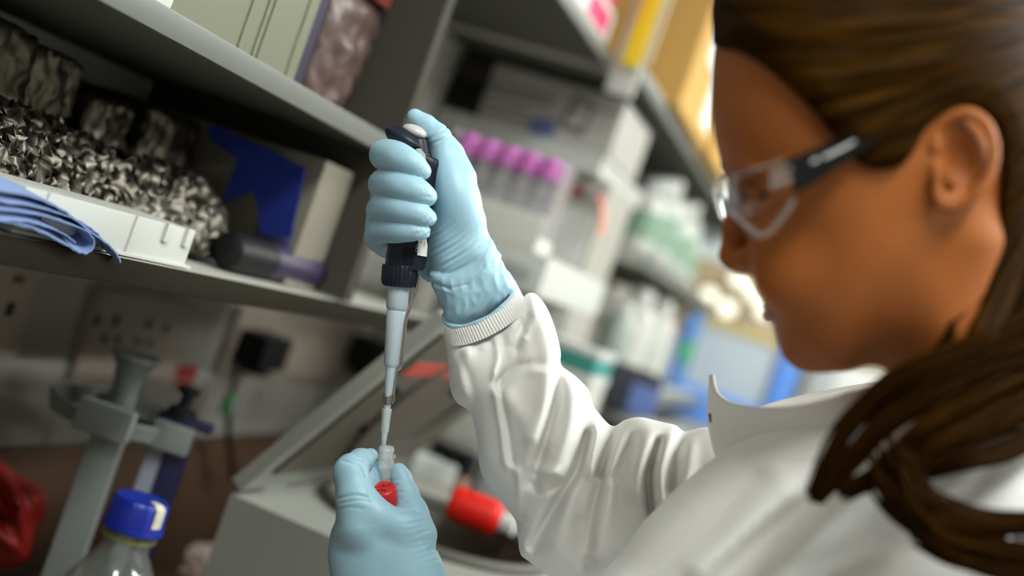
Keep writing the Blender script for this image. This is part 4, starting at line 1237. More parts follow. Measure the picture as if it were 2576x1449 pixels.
G().box(cg[0] - 0.002, cg[0] + 0.006, cg[1] - 0.009, cg[1] + 0.006, cg[2] - 0.014, cg[2] + 0.014, 0.002).obj('cable_tag', mat('green_tag', (0.01, 0.30, 0.07), 0.5), cable)
RST = mat('red_sticker', (0.30, 0.012, 0.012), 0.5)
for (px, py, w, h, lb) in ((469, 938, 0.048, 0.017, 'upper red sticker on the wall tiles'), (462, 970, 0.042, 0.012, 'lower red sticker on the wall tiles')):
    c = on(0, WP, px, py)
    st = G().box(WP, WP + 0.0008, c[1] - w / 2, c[1] + w / 2, c[2] - h / 2, c[2] + h / 2).obj('wall_sticker', RST, label=lb, cat='sticker', group='red stickers on the wall tiles')

# ------------------------------------------------------------------ bench, left: stand with hanging pipette, bottle, red bag
STW = mat('stand_white', (0.17, 0.185, 0.18), 0.45, var=0.03, vscale=15)
sp = cam_pt(318, 1020, 1.17)
st = thing('pipette_stand', 'grey-white pipette carousel stand on the bench behind the bottle', 'stand', (sp[0], sp[1], 0.92))
cp = cam_pt(345, 892, 1.17); pxy = np.array([cp[0], cp[1]])
def vlathe(zz): return [(z - 0.92, r) for z, r in zz]
tz = cp[2]
G().lathe((pxy[0], pxy[1], 0.92), (0, 0, 1), vlathe([(0.92, 0.045), (0.928, 0.045), (0.935, 0.02), (tz - 0.06, 0.014), (tz - 0.03, 0.013), (tz - 0.012, 0.017), (tz - 0.004, 0.0235), (tz, 0.0235), (tz + 0.001, 0.021)]), 36).obj('post', STW, st)
rz = cam_pt(200, 1020, 1.15)[2]
prof = [(0.055, -0.008), (0.063, -0.008), (0.066, 0.006), (0.063, 0.008)]
g = G(); n = 56; vs = []; fs = []
for k in range(n):
    a = 2 * math.pi * k / n
    for r, h in prof: vs.append((pxy[0] + r * math.cos(a), pxy[1] + r * math.sin(a), rz + h))
for k in range(n):
    for j in range(4):
        a = k * 4 + j; b_ = k * 4 + (j + 1) % 4; c_ = ((k + 1) % n) * 4 + (j + 1) % 4; d_ = ((k + 1) % n) * 4 + j
        fs.append((a, b_, c_, d_))
g.add(vs, fs).obj('carousel_ring', STW, st)
for a in (20, 140, 260):
    a = math.radians(a)
    G().tube([(pxy[0], pxy[1], rz), (pxy[0] + 0.064 * math.cos(a), pxy[1] + 0.064 * math.sin(a), rz)], 0.006, 8).obj('spoke', STW, st)
def cbox(cpx, cpy, Z, w, dpt, h, name, m, parent, b=0.003):
    c = cam_pt(cpx, cpy, Z)
    M = rotz(math.degrees(YAW) , c)
    return G().box(-w / 2, w / 2, -dpt / 2, dpt / 2, -h / 2, h / 2, b).obj(name, m, parent, M=M)
cbox(265, 1056, 1.10, 0.052, 0.016, 0.030, 'clip', STW, st)
cbox(432, 1100, 1.14, 0.038, 0.016, 0.026, 'clip', STW, st)
lt = cam_pt(275, 1095, 1.115)
M = rotz(math.degrees(YAW), (lt[0], lt[1], 0))
G().box(-0.0155, 0.0155, -0.006, 0.006, 0.9205, lt[2], 0.002).obj('leg', STW, st, M=M)
hp_t = cam_pt(428, 1130, 1.16)
hp = thing('hanging_pipette', 'navy and grey pipette hanging on the carousel stand', 'pipette', (hp_t[0], hp_t[1], hp_t[2] - 0.13))
M = rotz(math.degrees(YAW), (hp_t[0], hp_t[1], 0))
zt = hp_t[2]
G().box(-0.002, 0.018, -0.012, 0.012, zt - 0.13, zt + 0.012, 0.004).obj('grip', mat('navy_hanging', (0.012, 0.012, 0.05), 0.4), hp, M=M)
G().box(-0.019, -0.0021, -0.010, 0.010, zt - 0.13, zt + 0.012, 0.003).obj('grip_front', mat('grey_lilac_plastic', (0.24, 0.26, 0.32), 0.45), hp, M=M)
hk2 = cam_pt(475, 1062, 1.16)
M2 = rotz(math.degrees(YAW), hk2)
G().box(-0.028, 0.024, -0.011, 0.011, -0.004, 0.004, 0.003).obj('finger_hook', MATS['navy_hanging'], hp, M=M2)
G().lathe(cam_pt(455, 1050, 1.16), (0, 0, 1), [(0, 0.014), (0.008, 0.014), (0.012, 0.006), (0.022, 0.006), (0.024, 0.010), (0.030, 0.010)], 24).obj('plunger', BLACK, hp)

bc = cam_pt(347, 1288, 1.03)
bt = thing('reagent_bottle', 'clear glass reagent bottle with blue screw cap', 'bottle', (bc[0], bc[1], 0.92))
cz = bc[2] - 0.92
GLASS = clear('bottle_glass', (0.90, 0.93, 0.92), 1.6, 0.04, 0.07, (0.6, 0.62, 0.6))
outer = [(0.0, 0.040), (0.004, 0.043), (cz - 0.085, 0.043), (cz - 0.068, 0.0405), (cz - 0.05, 0.030), (cz - 0.035, 0.0205), (cz - 0.028, 0.0195), (cz - 0.012, 0.0195)]
inner = [(h + 0.0005, r - 0.0025) for h, r in reversed(outer[1:])]
G().lathe((bc[0], bc[1], 0.9205), (0, 0, 1), outer + inner, 48, cap=False).obj('glass_body', GLASS, bt)
G().lathe((bc[0], bc[1], 0.92), (0, 0, 1), [(cz - 0.024, 0.0200), (cz - 0.023, 0.0232), (cz - 0.0195, 0.0232), (cz - 0.0185, 0.0200)], 40).obj('pouring_ring', clear('yellowish_ring', (0.85, 0.86, 0.6), 1.4, 0.05, 0.2, (0.35, 0.36, 0.18)), bt)
vs = []; fs = []; n = 96
pr = [(cz - 0.0145, 0.0262), (cz - 0.011, 0.0262), (cz - 0.0105, 0.0248), (cz + 0.010, 0.0240), (cz + 0.0125, 0.022), (cz + 0.013, 0.018), (cz + 0.0122, 0.0002)]
for j, (h, r) in enumerate(pr):
    for k in range(n):
        q = 2 * math.pi * k / n; rr = r - (0.0005 if (k % 3 == 0 and 1 < j < 4) else 0)
        vs.append((bc[0] + rr * math.cos(q), bc[1] + rr * math.sin(q), 0.92 + h))
for i in range(len(pr) - 1):
    for k in range(n):
        a = i * n + k; b_ = i * n + (k + 1) % n; fs.append((a, b_, b_ + n, a + n))
capb = mesh_obj('blue_cap', vs, fs, mat('blue_cap_plastic', (0.003, 0.016, 0.26), 0.35, var=0.1, vscale=60), bt, angle=40)
vd = math.atan2(-FWD[1], -FWD[0]) + 1.0
gr = [[(bc[0] + r * math.cos(vd + a), bc[1] + r * math.sin(vd + a), 0.92 + h) for a in np.linspace(-0.12, 0.30, 7)] for r, h in ((0.0249, cz - 0.006), (0.0249, cz + 0.004), (0.0246, cz + 0.0105), (0.020, cz + 0.0138), (0.012, cz + 0.0138))]
G().sheet(gr, 0.0004).obj('tape_remnant', mat('tape_remnant', (0.55, 0.52, 0.42), 0.7, var=0.4, vscale=200), capb)

rb = Field(-260, 150, 1120, 1480, -150, 150, 9.0)
rb.inflate([(-240, 1100), (-20, 1150), (40, 1190), (90, 1215), (120, 1250), (118, 1290), (95, 1330), (85, 1380), (60, 1420), (-60, 1440), (-240, 1430)], 90, 120, 0, bl=2, folds=[([(0, 1170), (40, 1250), (60, 1350)], 40, 14), ([(-40, 1200), (20, 1300)], -40, 14), ([(60, 1220), (100, 1260)], 30, 10), ([(-60, 1300), (40, 1380)], 30, 16)])
organic('red_bag', rb, 1.18, mat('red_bag_plastic', (0.26, 0.008, 0.004), 0.5, var=0.3, vscale=40), smooth=1, label='crumpled red plastic bag at the left end of the bench', cat='bag')
pk = on(2, 0.925, 545, 1190)
crumple_box('paper_scrap', -0.70, -0.61, 1.36, 1.49, 0.921, 0.96, 31, mat('pinkish_paper', (0.50, 0.40, 0.36), 0.8), n=5, amp=0.008, label='pinkish crumpled paper lying on the bench behind the cable', cat='paper')

# ================================================================== centrifuge with raised lid
CB = mat('centrifuge_grey', (0.235, 0.24, 0.215), 0.5, var=0.03, vscale=10)
CBL = mat('bowl_dark', (0.05, 0.040, 0.028), 0.45, var=0.1, vscale=14)
RUB = mat('dark_rubber', (0.055, 0.050, 0.043), 0.6)
cf = thing('centrifuge', 'grey benchtop centrifuge with its lid raised and round bowl open', 'centrifuge', (-0.36, 1.28, 0.92))
x0, x1, y0, y1, zt = -0.52, -0.20, 1.06, 1.50, 1.12
bx, by, br = -0.375, 1.27, 0.122
n = 64; vs = []; fs = []
for k in range(n):
    a = 2 * math.pi * k / n; c, s_ = math.cos(a), math.sin(a)
    tx = ((x1 if c > 0 else x0) - bx) / c if abs(c) > 1e-6 else 1e9
    ty = ((y1 if s_ > 0 else y0) - by) / s_ if abs(s_) > 1e-6 else 1e9
    t_ = min(tx, ty)
    vs += [(bx + br * c, by + br * s_, zt), (bx + t_ * c, by + t_ * s_, zt)]
for k in range(n):
    a = 2 * k; b_ = 2 * ((k + 1) % n); fs.append((a, a + 1, b_ + 1, b_))
g = G().add(vs, fs)
g.add([(x0, y0, 0.925), (x1, y0, 0.925), (x1, y1, 0.925), (x0, y1, 0.925), (x0, y0, zt), (x1, y0, zt), (x1, y1, zt), (x0, y1, zt)], [(0, 1, 5, 4), (1, 2, 6, 5), (2, 3, 7, 6), (3, 0, 4, 7), (3, 2, 1, 0)])
hs = g.obj('housing', CB, cf, smooth=False)
G().lathe((bx, by, zt), (0, 0, -1), [(-0.001, br), (0.002, br - 0.002), (0.09, br - 0.008), (0.11, br - 0.03), (0.112, 0.0005)], 64, cap=False).obj('bowl', CBL, cf)
G().tube([(bx + (br + 0.003) * math.cos(a), by + (br + 0.003) * math.sin(a), zt + 0.002) for a in np.linspace(0, 2 * math.pi, 65)], 0.008, 10, cap=False).obj('bowl_seal', RUB, cf)
G().lathe((bx, by, zt - 0.108), (0, 0, 1), [(0, 0.085), (0.02, 0.085), (0.045, 0.03), (0.055, 0.016), (0.06, 0.014)], 48).obj('rotor', mat('rotor_metal', (0.16, 0.15, 0.13), 0.4, metal=0.6), cf)
for k, (xx, yy) in enumerate(((x0 + 0.03, y0 + 0.03), (x1 - 0.03, y0 + 0.03), (x0 + 0.03, y1 - 0.03), (x1 - 0.03, y1 - 0.03))):
    G().lathe((xx, yy, 0.9202), (0, 0, 1), [(0, 0.012), (0.005, 0.012)], 14).obj('foot', RUB, cf)
# lid: hinged along the wall side
h0 = on(1, y0, 592, 1216); h1 = on(1, y0, 1112, 790)
dx = h1 - h0; dx[1] = 0; Ll = np.linalg.norm(dx); dx /= Ll
nn = np.array([dx[2], 0, -dx[0]])      # underside direction (towards the bowl)
def LP(a, y, t): return (h0 * np.array([1, 0, 1])) + dx * a + nn * t + np.array([0, y, 0])
def slab(a0, a1, ya, yb, t0, t1):
    q = [LP(a, y, t) for t in (t0, t1) for a, y in ((a0, ya), (a1, ya), (a1, yb), (a0, yb))]
    return G().add(q, [(0, 1, 2, 3), (7, 6, 5, 4), (0, 4, 5, 1), (1, 5, 6, 2), (2, 6, 7, 3), (3, 7, 4, 0)])
lid = slab(0, Ll, y0, y1 - 0.02, -0.006, 0.009).obj('lid', CB, cf, smooth=False)
slab(0.03, Ll - 0.015, y0 + 0.02, y1 - 0.04, 0.0085, 0.013).obj('lid_liner', mat('lid_liner_grey', (0.075, 0.065, 0.05), 0.5, var=0.1, vscale=12), lid, smooth=False)
rc = [LP(0.145 + 0.105 * math.cos(a), by + 0.105 * math.sin(a), 0.013) for a in np.linspace(0, 2 * math.pi, 49)]
G().tube(rc, 0.005, 8, cap=False).obj('lid_seal', RUB, lid)
slab(Ll - 0.075, Ll - 0.055, y0 + 0.03, y0 + 0.20, 0.0132, 0.0142).obj('warning_strip', mat('red_strip', (0.42, 0.05, 0.03), 0.5), lid, smooth=False)
for (a, yy) in ((Ll - 0.10, y0 + 0.06), (Ll - 0.095, y0 + 0.24), (Ll - 0.16, y0 + 0.10)):
    G().lathe(LP(a, yy, 0.013), nn, [(0, 0.007), (0.006, 0.007), (0.007, 0.004)], 16).obj('lid_knob', BLACK, lid)
for yy in (y0 + 0.06, y1 - 0.08):
    G().tube([LP(-0.006, yy, 0), LP(-0.006, yy + 0.05, 0)], 0.008, 12).obj('hinge', GREYP, cf)

# red, white and dark things behind the bowl
q0 = on(2, zt + 0.022, 1135, 1262); q1 = on(2, zt + 0.022, 1262, 1312)
rd = thing('red_bottle', 'red plastic bottle lying at the rear edge of the centrifuge', 'bottle', (q0 + q1) / 2 - np.array([0, 0, 0.021]))
Lr = np.linalg.norm(q1 - q0)
G().lathe(q0, q1 - q0, [(0, 0.016), (0.004, 0.0205), (Lr * 0.8, 0.0205), (Lr * 0.93, 0.017), (Lr, 0.010)], 28).obj('bottle_body', mat('bright_red_plastic', (0.55, 0.010, 0.004), 0.45, var=0.05, vscale=30, spec=0.2), rd)
G().lathe(q0, q1 - q0, [(Lr, 0.012), (Lr + 0.016, 0.012)], 20).obj('bottle_cap', WHITE, rd)
pk = thing('packet', 'white and pink packet leaning behind the centrifuge bowl', 'packet', cam_pt(1085, 1240, 1.72))
crumple = cam_pt(1088, 1205, 1.72)
M = rotz(math.degrees(YAW), crumple)
G().box(-0.034, 0.030, -0.02, 0.02, -0.038, 0.03, 0.004).obj('packet_body', mat('packet_white', (0.55, 0.58, 0.56), 0.6), pk, M=M)
G().box(-0.006, 0.0305, -0.0206, 0.0206, -0.0385, 0.000, 0.004).obj('packet_print', mat('packet_pink', (0.45, 0.24, 0.22), 0.6), pk, M=M)
zsup = crumple[2] - 0.0385
su = thing('heating_block', 'dark block with black-capped bottles behind the centrifuge', 'heating block', (crumple[0], crumple[1], 0.92))
G().box(-0.555, -0.36, 1.57, 1.69, 0.9205, zsup - 0.0005, 0.004).obj('block_body', mat('block_brown', (0.06, 0.045, 0.04), 0.5), su)
for i, (px, py, Z, lb) in enumerate(((1108, 1120, 1.75, 'leftmost'), (1148, 1120, 1.73, 'middle'), (1188, 1130, 1.72, 'rightmost'))):
    c = cam_pt(px, py, Z)
    zb = zsup
    bt_ = thing('dark_bottle', lb + ' of the black-capped bottles behind the centrifuge', 'bottle', (c[0], c[1], zb), 'black-capped bottles behind the centrifuge')
    G().lathe((c[0], c[1], zb), (0, 0, 1), [(0, 0.013), (0.004, 0.0145), (0.05, 0.0145), (0.058, 0.010)], 24).obj('bottle_body', mat('brown_glass', (0.20, 0.10, 0.07), 0.25) if i != 1 else mat('grey_glass', (0.25, 0.22, 0.22), 0.25), bt_)
    G().lathe((c[0], c[1], zb + 0.058), (0, 0, 1), [(0, 0.013), (0.03, 0.013), (0.033, 0.010)], 24).obj('bottle_cap', BLACK, bt_)
# ================================================================== instrument, tube rack, cabinets, far shelf
MACH = mat('machine_cream', (0.34, 0.33, 0.29), 0.45, var=0.03, vscale=8)
im = thing('analyser', 'cream bench instrument with a ledge carrying the tube rack', 'instrument', (-0.6, 1.68, 0.92))
G().box(-0.60, -0.475, 1.70, 1.88, 0.9205, 1.40, 0.008).obj('cabinet', MACH, im)
G().box(-0.63, -0.415, 1.505, 1.885, 1.40, 1.455, 0.006).obj('ledge', WHITE, im)
c = on(1, 1.5045, 1350, 545)
G().box(-0.475, -0.435, 1.5035, 1.506, 1.412, 1.432, 0.001).obj('display', GREYP, im)
G().box(-0.59, -0.485, 1.697, 1.701, 1.16, 1.36, 0.003).obj('front_panel', OFFW, im)
# tube rack with purple-capped tubes
LIL = mat('purple_cap', (0.55, 0.16, 0.48), 0.35, var=0.08, vscale=60)
CLR = clear('rack_clear', (0.93, 0.93, 0.94), 1.4, 0.08, 0.16, (0.75, 0.72, 0.75))
TUBE = clear('tube_clear', (0.9, 0.9, 0.92), 1.45, 0.05, 0.25, (0.62, 0.60, 0.62))
rk = thing('tube_rack', 'clear plastic rack of purple-capped tubes on the instrument ledge', 'rack', (-0.53, 1.53, 1.455))
rx0, rx1, ry0, ry1 = -0.605, -0.440, 1.512, 1.585
G().box(rx0, rx1, ry0, ry1, 1.4555, 1.475, 0.004).obj('base', mat('rack_white', (0.60, 0.60, 0.55), 0.4), rk)
for (a, b_, c, d) in ((rx1 - 0.003, rx1, ry0, ry1), (rx0, rx0 + 0.003, ry0, ry1)):
    G().box(a, b_, c, d, 1.475, 1.582, 0.001).obj('side_wall', CLR, rk)
G().box(rx0, rx1, ry0 - 0.004, ry0 - 0.0005, 1.4555, 1.503, 0.001).obj('front_wall', MATS['rack_white'], rk)
G().box(rx0, rx1, ry0, ry1, 1.525, 1.528, 0.0008).obj('hole_plate', CLR, rk)
ti = 0
names = ['leftmost', 'second', 'third', 'fourth', 'rightmost']
for row in range(2):
    for k in range(5):
        x = rx0 + 0.020 + k * 0.0305 + row * 0.004; y = ry0 + 0.018 + row * 0.034
        t = thing('sample_tube', '%s purple-capped tube in the %s row of the clear rack' % (names[k], 'front' if row == 0 else 'back'), 'tube', (x, y, 1.476), 'purple-capped tubes in the clear rack')
        G().lathe((x, y, 1.4755), (0, 0, 1), [(0, 0.003), (0.003, 0.008), (0.008, 0.0095), (0.078, 0.0095)], 20).obj('tube_body', TUBE, t)
        G().lathe((x, y, 1.5535), (0, 0, 1), [(0, 0.0125), (0.003, 0.0130), (0.025, 0.0125), (0.028, 0.010)], 24).obj('tube_cap', LIL, t)

# white cabinet, flat carton and labelled carton on it
cbn = thing('white_cabinet', 'tall white cabinet with red label behind the tube rack', 'cabinet', (-0.62, 2.1, 0.92))
G().box(-0.70, -0.47, 1.92, 2.12, 0.9205, 1.62, 0.006).obj('cabinet_body', MACH, cbn)
G().box(-0.69, -0.48, 1.912, 1.921, 0.94, 1.56, 0.004).obj('cabinet_door', WHITE, cbn)
c = on(1, 1.912, 1447, 478)
G().box(c[0] - 0.018, c[0] + 0.018, 1.9095, 1.9125, c[2] - 0.0075, c[2] + 0.0075, 0.0005).obj('red_label', mat('dark_red_label', (0.22, 0.012, 0.01), 0.5), cbn)
fc = thing('flat_carton', 'flat white carton under the diamond-marked carton', 'carton', (-0.62, 2.0, 1.62))
G().box(-0.79, -0.490, 1.885, 2.25, 1.6205, 1.648, 0.002).obj('carton_body', WHITE, fc)
G().box(-0.792, -0.487, 1.882, 2.252, 1.64, 1.652, 0.001).obj('carton_lid', WHITE, fc)
wc = thing('marked_carton', 'white carton with grey diamond mark and blue label', 'carton', (-0.6, 1.98, 1.653))
cz0, cz1, cy = 1.6525, 1.750, 1.88
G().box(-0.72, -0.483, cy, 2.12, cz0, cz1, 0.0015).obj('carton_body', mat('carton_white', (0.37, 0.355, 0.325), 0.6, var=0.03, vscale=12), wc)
PRN = mat('grey_print', (0.09, 0.08, 0.075), 0.7)
def carton_pt(px, py): return on(1, cy - 0.0006, px, py)
dm = [carton_pt(1445, 235), carton_pt(1500, 265), carton_pt(1462, 345), carton_pt(1400, 318)]
G().prism(dm, (0, 0.0004, 0)).obj('diamond_mark', PRN, wc, smooth=False)
ins = [carton_pt(1447, 255), carton_pt(1482, 272), carton_pt(1460, 322), carton_pt(1420, 305)]
G().prism([p - np.array([0, 0.0005, 0]) for p in ins], (0, 0.0003, 0)).obj('diamond_inset', MATS['carton_white'], wc, smooth=False)
G().prism([p - np.array([0, 0.0009, 0]) for p in [carton_pt(1440, 270), carton_pt(1462, 280), carton_pt(1455, 296), carton_pt(1433, 286)]], (0, 0.0003, 0)).obj('diamond_symbol', PRN, wc, smooth=False)
G().prism([carton_pt(1336, 292), carton_pt(1402, 303), carton_pt(1392, 348), carton_pt(1326, 336)], (0, 0.0004, 0)).obj('blue_label', mat('slate_blue_label', (0.10, 0.12, 0.26), 0.6), wc, smooth=False)
for (a, b_, yy) in ((1232, 1400, 205), (1225, 1395, 222), (1222, 1330, 250), (1218, 1330, 275), (1500, 1560, 268)):
    s_ = 0.25
    G().prism([carton_pt(a, yy), carton_pt(b_, yy + (b_ - a) * s_), carton_pt(b_ - 2, yy + (b_ - a) * s_ + 7), carton_pt(a - 2, yy + 7)], (0, 0.0004, 0)).obj('print_line', PRN, wc, smooth=False)
db = thing('dark_case', 'dark brown instrument case left of the marked carton', 'case', (-0.74, 1.98, 1.62))
G().box(-0.79, -0.725, 1.90, 2.2, 1.653, 1.755, 0.004).obj('case_body', mat('dark_brown_case', (0.03, 0.025, 0.015), 0.5), db)
G().box(-0.785, -0.735, 1.895, 1.9005, 1.66, 1.71, 0.002).obj('case_window', BLACK, db)

# high shelf: magenta box, white card holder, yellow folder
hz = 1.7905
mg = thing('magenta_box', 'bright magenta box on the high shelf', 'box', (-0.58, 1.62, hz))
G().box(-0.66, -0.515, 1.50, 1.74, hz + 0.055, hz + 0.2, 0.002).obj('box_body', mat('magenta_card', (0.60, 0.015, 0.12), 0.5, var=0.05, vscale=20), mg)
G().box(-0.665, -0.51, 1.495, 1.745, hz + 0.0005, hz + 0.0549, 0.002).obj('box_base', mat('white_card', (0.62, 0.62, 0.60), 0.6), mg)
G().box(-0.5104, -0.5095, 1.60, 1.72, hz + 0.012, hz + 0.045).obj('box_label', MATS['magenta_card'], mg)
yf = thing('yellow_folder', 'yellow folder standing at the end of the high shelf', 'folder', (-0.5, 1.76, hz))
G().box(-0.480, -0.452, 1.752, 1.760, hz - 0.012, hz + 0.25, 0.001).obj('folder_cover', mat('yellow_card', (0.80, 0.60, 0.01), 0.5, var=0.05, vscale=20), yf)
G().box(-0.478, -0.440, 1.7605, 1.768, hz + 0.0005, hz + 0.24, 0.001).obj('papers', BEIGE, yf)
wh = G().box(-0.497, -0.452, 1.774, 1.785, hz - 0.055, hz + 0.12, 0.003).obj('shelf_end_panel', mat('end_panel_white', (0.55, 0.55, 0.52), 0.6, var=0.03, vscale=10), label='white end panel closing the high shelf', cat='panel')

# far high shelf: cardboard boxes with white labels
LBL = mat('white_label', (0.82, 0.85, 0.86), 0.6, var=0.1, vscale=60)
for i, (ya_, yb_, xa, xb, h, lb) in enumerate(((2.02, 2.40, -0.78, -0.43, 0.30, 'nearer cardboard box on the far high shelf'), (2.43, 2.85, -0.78, -0.42, 0.26, 'farther cardboard box on the far high shelf'))):
    z0 = 1.7905
    t = thing('cardboard_box', lb, 'cardboard box', ((xa + xb) / 2, (ya_ + yb_) / 2, z0), 'cardboard boxes on the far high shelf')
    bb = G().box(xa, xb, ya_, yb_, z0, z0 + h, 0.002).obj('box_body', CARD, t)
    for (p, q, r, s_) in ((0.30, 0.62, 0.40, 0.85), (0.62, 0.92, 0.10, 0.55)):
        G().box(xb - 0.0004, xb + 0.0006, ya_ + (yb_ - ya_) * p, ya_ + (yb_ - ya_) * q, z0 + h * r, z0 + h * s_).obj('box_label', LBL, bb)
    G().box(xa, xb + 0.0005, (ya_ + yb_) / 2 - 0.02, (ya_ + yb_) / 2 + 0.02, z0 + h - 0.0005, z0 + h + 0.0006).obj('packing_tape', BEIGE, bb)

# far shelves: bottles
GRL = mat('pale_green_label', (0.17, 0.27, 0.19), 0.6, var=0.2, vscale=90)
def bottle(x, y, z, r, h, label, group, body=WHITE, capm=WHITE, lab=None, caph=0.03):
    t = thing('bottle', label, 'bottle', (x, y, z), group)
    bo = G().lathe((x, y, z + 0.0005), (0, 0, 1), [(0, r * 0.92), (0.004, r), (h * 0.68, r), (h * 0.78, r * 0.8), (h * 0.84, r * 0.45), (h - caph, r * 0.45)], 28).obj('bottle_body', body, t)
    G().lathe((x, y, z + h - caph), (0, 0, 1), [(0, r * 0.55), (caph * 0.9, r * 0.53), (caph, r * 0.45)], 24).obj('bottle_cap', capm, t)
    if lab:
        G().lathe((x, y, z + h * 0.18), (0, 0, 1), [(0, r * 1.006), (h * 0.38, r * 1.006)], 28, cap=False).obj('bottle_label', lab, bo)
    return t
ordn = ['nearest', 'second nearest', 'third nearest', 'fourth nearest', 'fifth nearest', 'sixth nearest', 'farthest']
GB = mat('clear_grey_bottle', (0.26, 0.30, 0.27), 0.3, var=0.1, vscale=20)
for k in range(7):
    bottle(-0.50, 2.36 + 0.105 * k, 1.55, 0.042, 0.15 + 0.02 * (k % 3), ordn[k] + ' green-labelled bottle on the far middle shelf', 'green-labelled bottles on the far middle shelf', OFFW if k % 2 == 0 else GB, WHITE if k % 3 else GREYP, GRL)
for k in range(5):
    bottle(-0.47, 2.36 + 0.14 * k, 1.30, 0.045 if k % 2 else 0.036, 0.19 if k % 2 else 0.15, ['nearest', 'second nearest', 'third nearest', 'fourth nearest', 'farthest'][k] + ' plain white bottle on the far lower shelf', 'white bottles on the far lower shelf', OFFW if k % 2 else GB, WHITE)
sx = on(1, 2.0, 1514, 540)
tp = on(1, 1.905, 1516, 500)
og = thing('orange_strap', 'orange strap hanging at the edge of the white cabinet', 'strap', on(1, 1.90, 1512, 592))
G().tube([on(1, 1.90, 1506, 488), on(1, 1.90, 1516, 520), on(1, 1.90, 1518, 560), on(1, 1.90, 1510, 592)], 0.0075, 8, flat=0.4).obj('strap_band', mat('orange_red_plastic', (0.85, 0.16, 0.10), 0.45), og)
G().box(tp[0] - 0.03, tp[0] + 0.002, 1.897, 1.911, on(1, 1.90, 1506, 488)[2] - 0.004, on(1, 1.90, 1506, 488)[2] + 0.004).obj('strap_clip', GREYP, og)

# stacked tip boxes right of the instrument
TEAL = mat('teal_plastic', (0.03, 0.22, 0.19), 0.4, var=0.1, vscale=30)
c = cam_pt(1470, 850, 1.82)
for k, (h, m_) in enumerate(((0.11, OFFW), (0.13, GREYP), (0.12, OFFW), (0.026, TEAL))):
    z = 0.9205 + sum([0.11, 0.13, 0.12][:k]) + k * 0.012
    t = thing('tip_box', ['cream tip box at the bottom of the stack', 'grey tip box second from the bottom of the stack', 'cream tip box under the teal one', 'teal tip box with white lid on top of the stack'][k], 'tip box', (c[0], c[1], z), 'stacked pipette tip boxes')
    G().box(c[0] - 0.065, c[0] + 0.045, c[1] - 0.07, c[1] + 0.06, z, z + h, 0.004).obj('box_base', m_, t)
    G().box(c[0] - 0.067, c[0] + 0.047, c[1] - 0.072, c[1] + 0.062, z + h, z + h + 0.0115, 0.004).obj('box_lid', WHITE, t)

# bench items in the distance
def fbox(name, label, cat, px0, py, px1, Z, h, dep, m, parts=(), zb=None, b=0.004):
    """box standing with its front lower edge seen from (px0,py) rightwards to px1"""
    c = cam_pt((px0 + px1) / 2, py, Z); w = abs(px1 - px0) / F * Z / math.cos(ROLL)
    z0 = zb if zb is not None else c[2]
    t = thing(name, label, cat, (c[0], c[1], z0))
    M = rotz(math.degrees(YAW), (c[0], c[1], z0))
    G().box(-w / 2, w / 2, 0, dep, 0.0005, h, b).obj(name + '_body', m, t, M=M)
    for (nm, a0, a1, h0, h1, mm_) in parts:
        G().box(-w / 2 + w * a0, -w / 2 + w * a1, -0.004, 0.0005, h * h0, h * h1, 0.001).obj(nm, mm_, t, M=M)
    return t, c, w
NVY = mat('navy_bag_cloth', (0.015, 0.017, 0.03), 0.7, var=0.3, vscale=30)
BLU = mat('clear_blue_plastic', (0.10, 0.27, 0.75), 0.4, var=0.05, vscale=10)
PALEB = mat('pale_blue_grey_panel', (0.42, 0.48, 0.54), 0.5, var=0.04, vscale=8)
AMB = mat('amber_plastic', (0.42, 0.22, 0.03), 0.4)
# blue framed cart with grey panel, on a pedestal cupboard
pc = cam_pt(1790, 1075, 3.0)
pd = thing('pedestal', 'grey pedestal under the blue-framed bin', 'pedestal', (pc[0], pc[1], 0.92))
M = rotz(math.degrees(YAW) - 6, (pc[0], pc[1], 0))
G().box(-0.17, 0.17, -0.02, 0.3, 0.9205, pc[2] - 0.001, 0.005).obj('pedestal_body', GREYP, pd, M=M)
G().box(-0.15, 0.15, -0.03, -0.0205, 0.94, pc[2] - 0.03, 0.004).obj('pedestal_door', GREYP, pd, M=M)
bn = thing('blue_bin', 'blue-framed bin with pale grey front panel in the distance', 'bin', (pc[0], pc[1], pc[2]))
M = rotz(math.degrees(YAW) - 6, pc)
G().box(-0.15, 0.16, 0.0, 0.26, 0.0, 0.085, 0.006).obj('bin_base', BLU, bn, M=M)
G().box(0.105, 0.16, -0.005, 0.26, 0.085, 0.31, 0.006).obj('bin_post', BLU, bn, M=M)
G().box(-0.15, -0.125, -0.005, 0.26, 0.085, 0.25, 0.006).obj('bin_post', BLU, bn, M=M)
G().box(-0.125, 0.105, 0.01, 0.25, 0.085, 0.24, 0.004).obj('bin_panel', PALEB, bn, M=M)
G().box(-0.125, 0.105, 0.005, 0.255, 0.24, 0.265, 0.004).obj('bin_rim', mat('straw_plastic', (0.52, 0.42, 0.18), 0.5), bn, M=M)
fbox('tool_bag', 'dark navy cloth bag on the bench beyond the sleeve', 'bag', 1480, 1035, 1640, 2.20, 0.085, 0.1, NVY, [('bag_pocket', 0.55, 0.98, 0.05, 0.7, mat('faded_blue_cloth', (0.09, 0.14, 0.34), 0.8))], b=0.02)
fbox('grey_equipment', 'mid grey equipment housing below the navy bag', 'equipment', 1400, 1142, 1720, 2.36, 0.074, 0.16, GREYP, [('vent_panel', 0.1, 0.5, 0.3, 0.8, BLACK)])
fbox('amber_jar', 'amber plastic box above the pale pink box', 'box', 1628, 866, 1690, 3.0, 0.066, 0.05, AMB, [('jar_label', 0.1, 0.5, 0.3, 0.8, mat('jar_tan', (0.5, 0.3, 0.08), 0.5))])
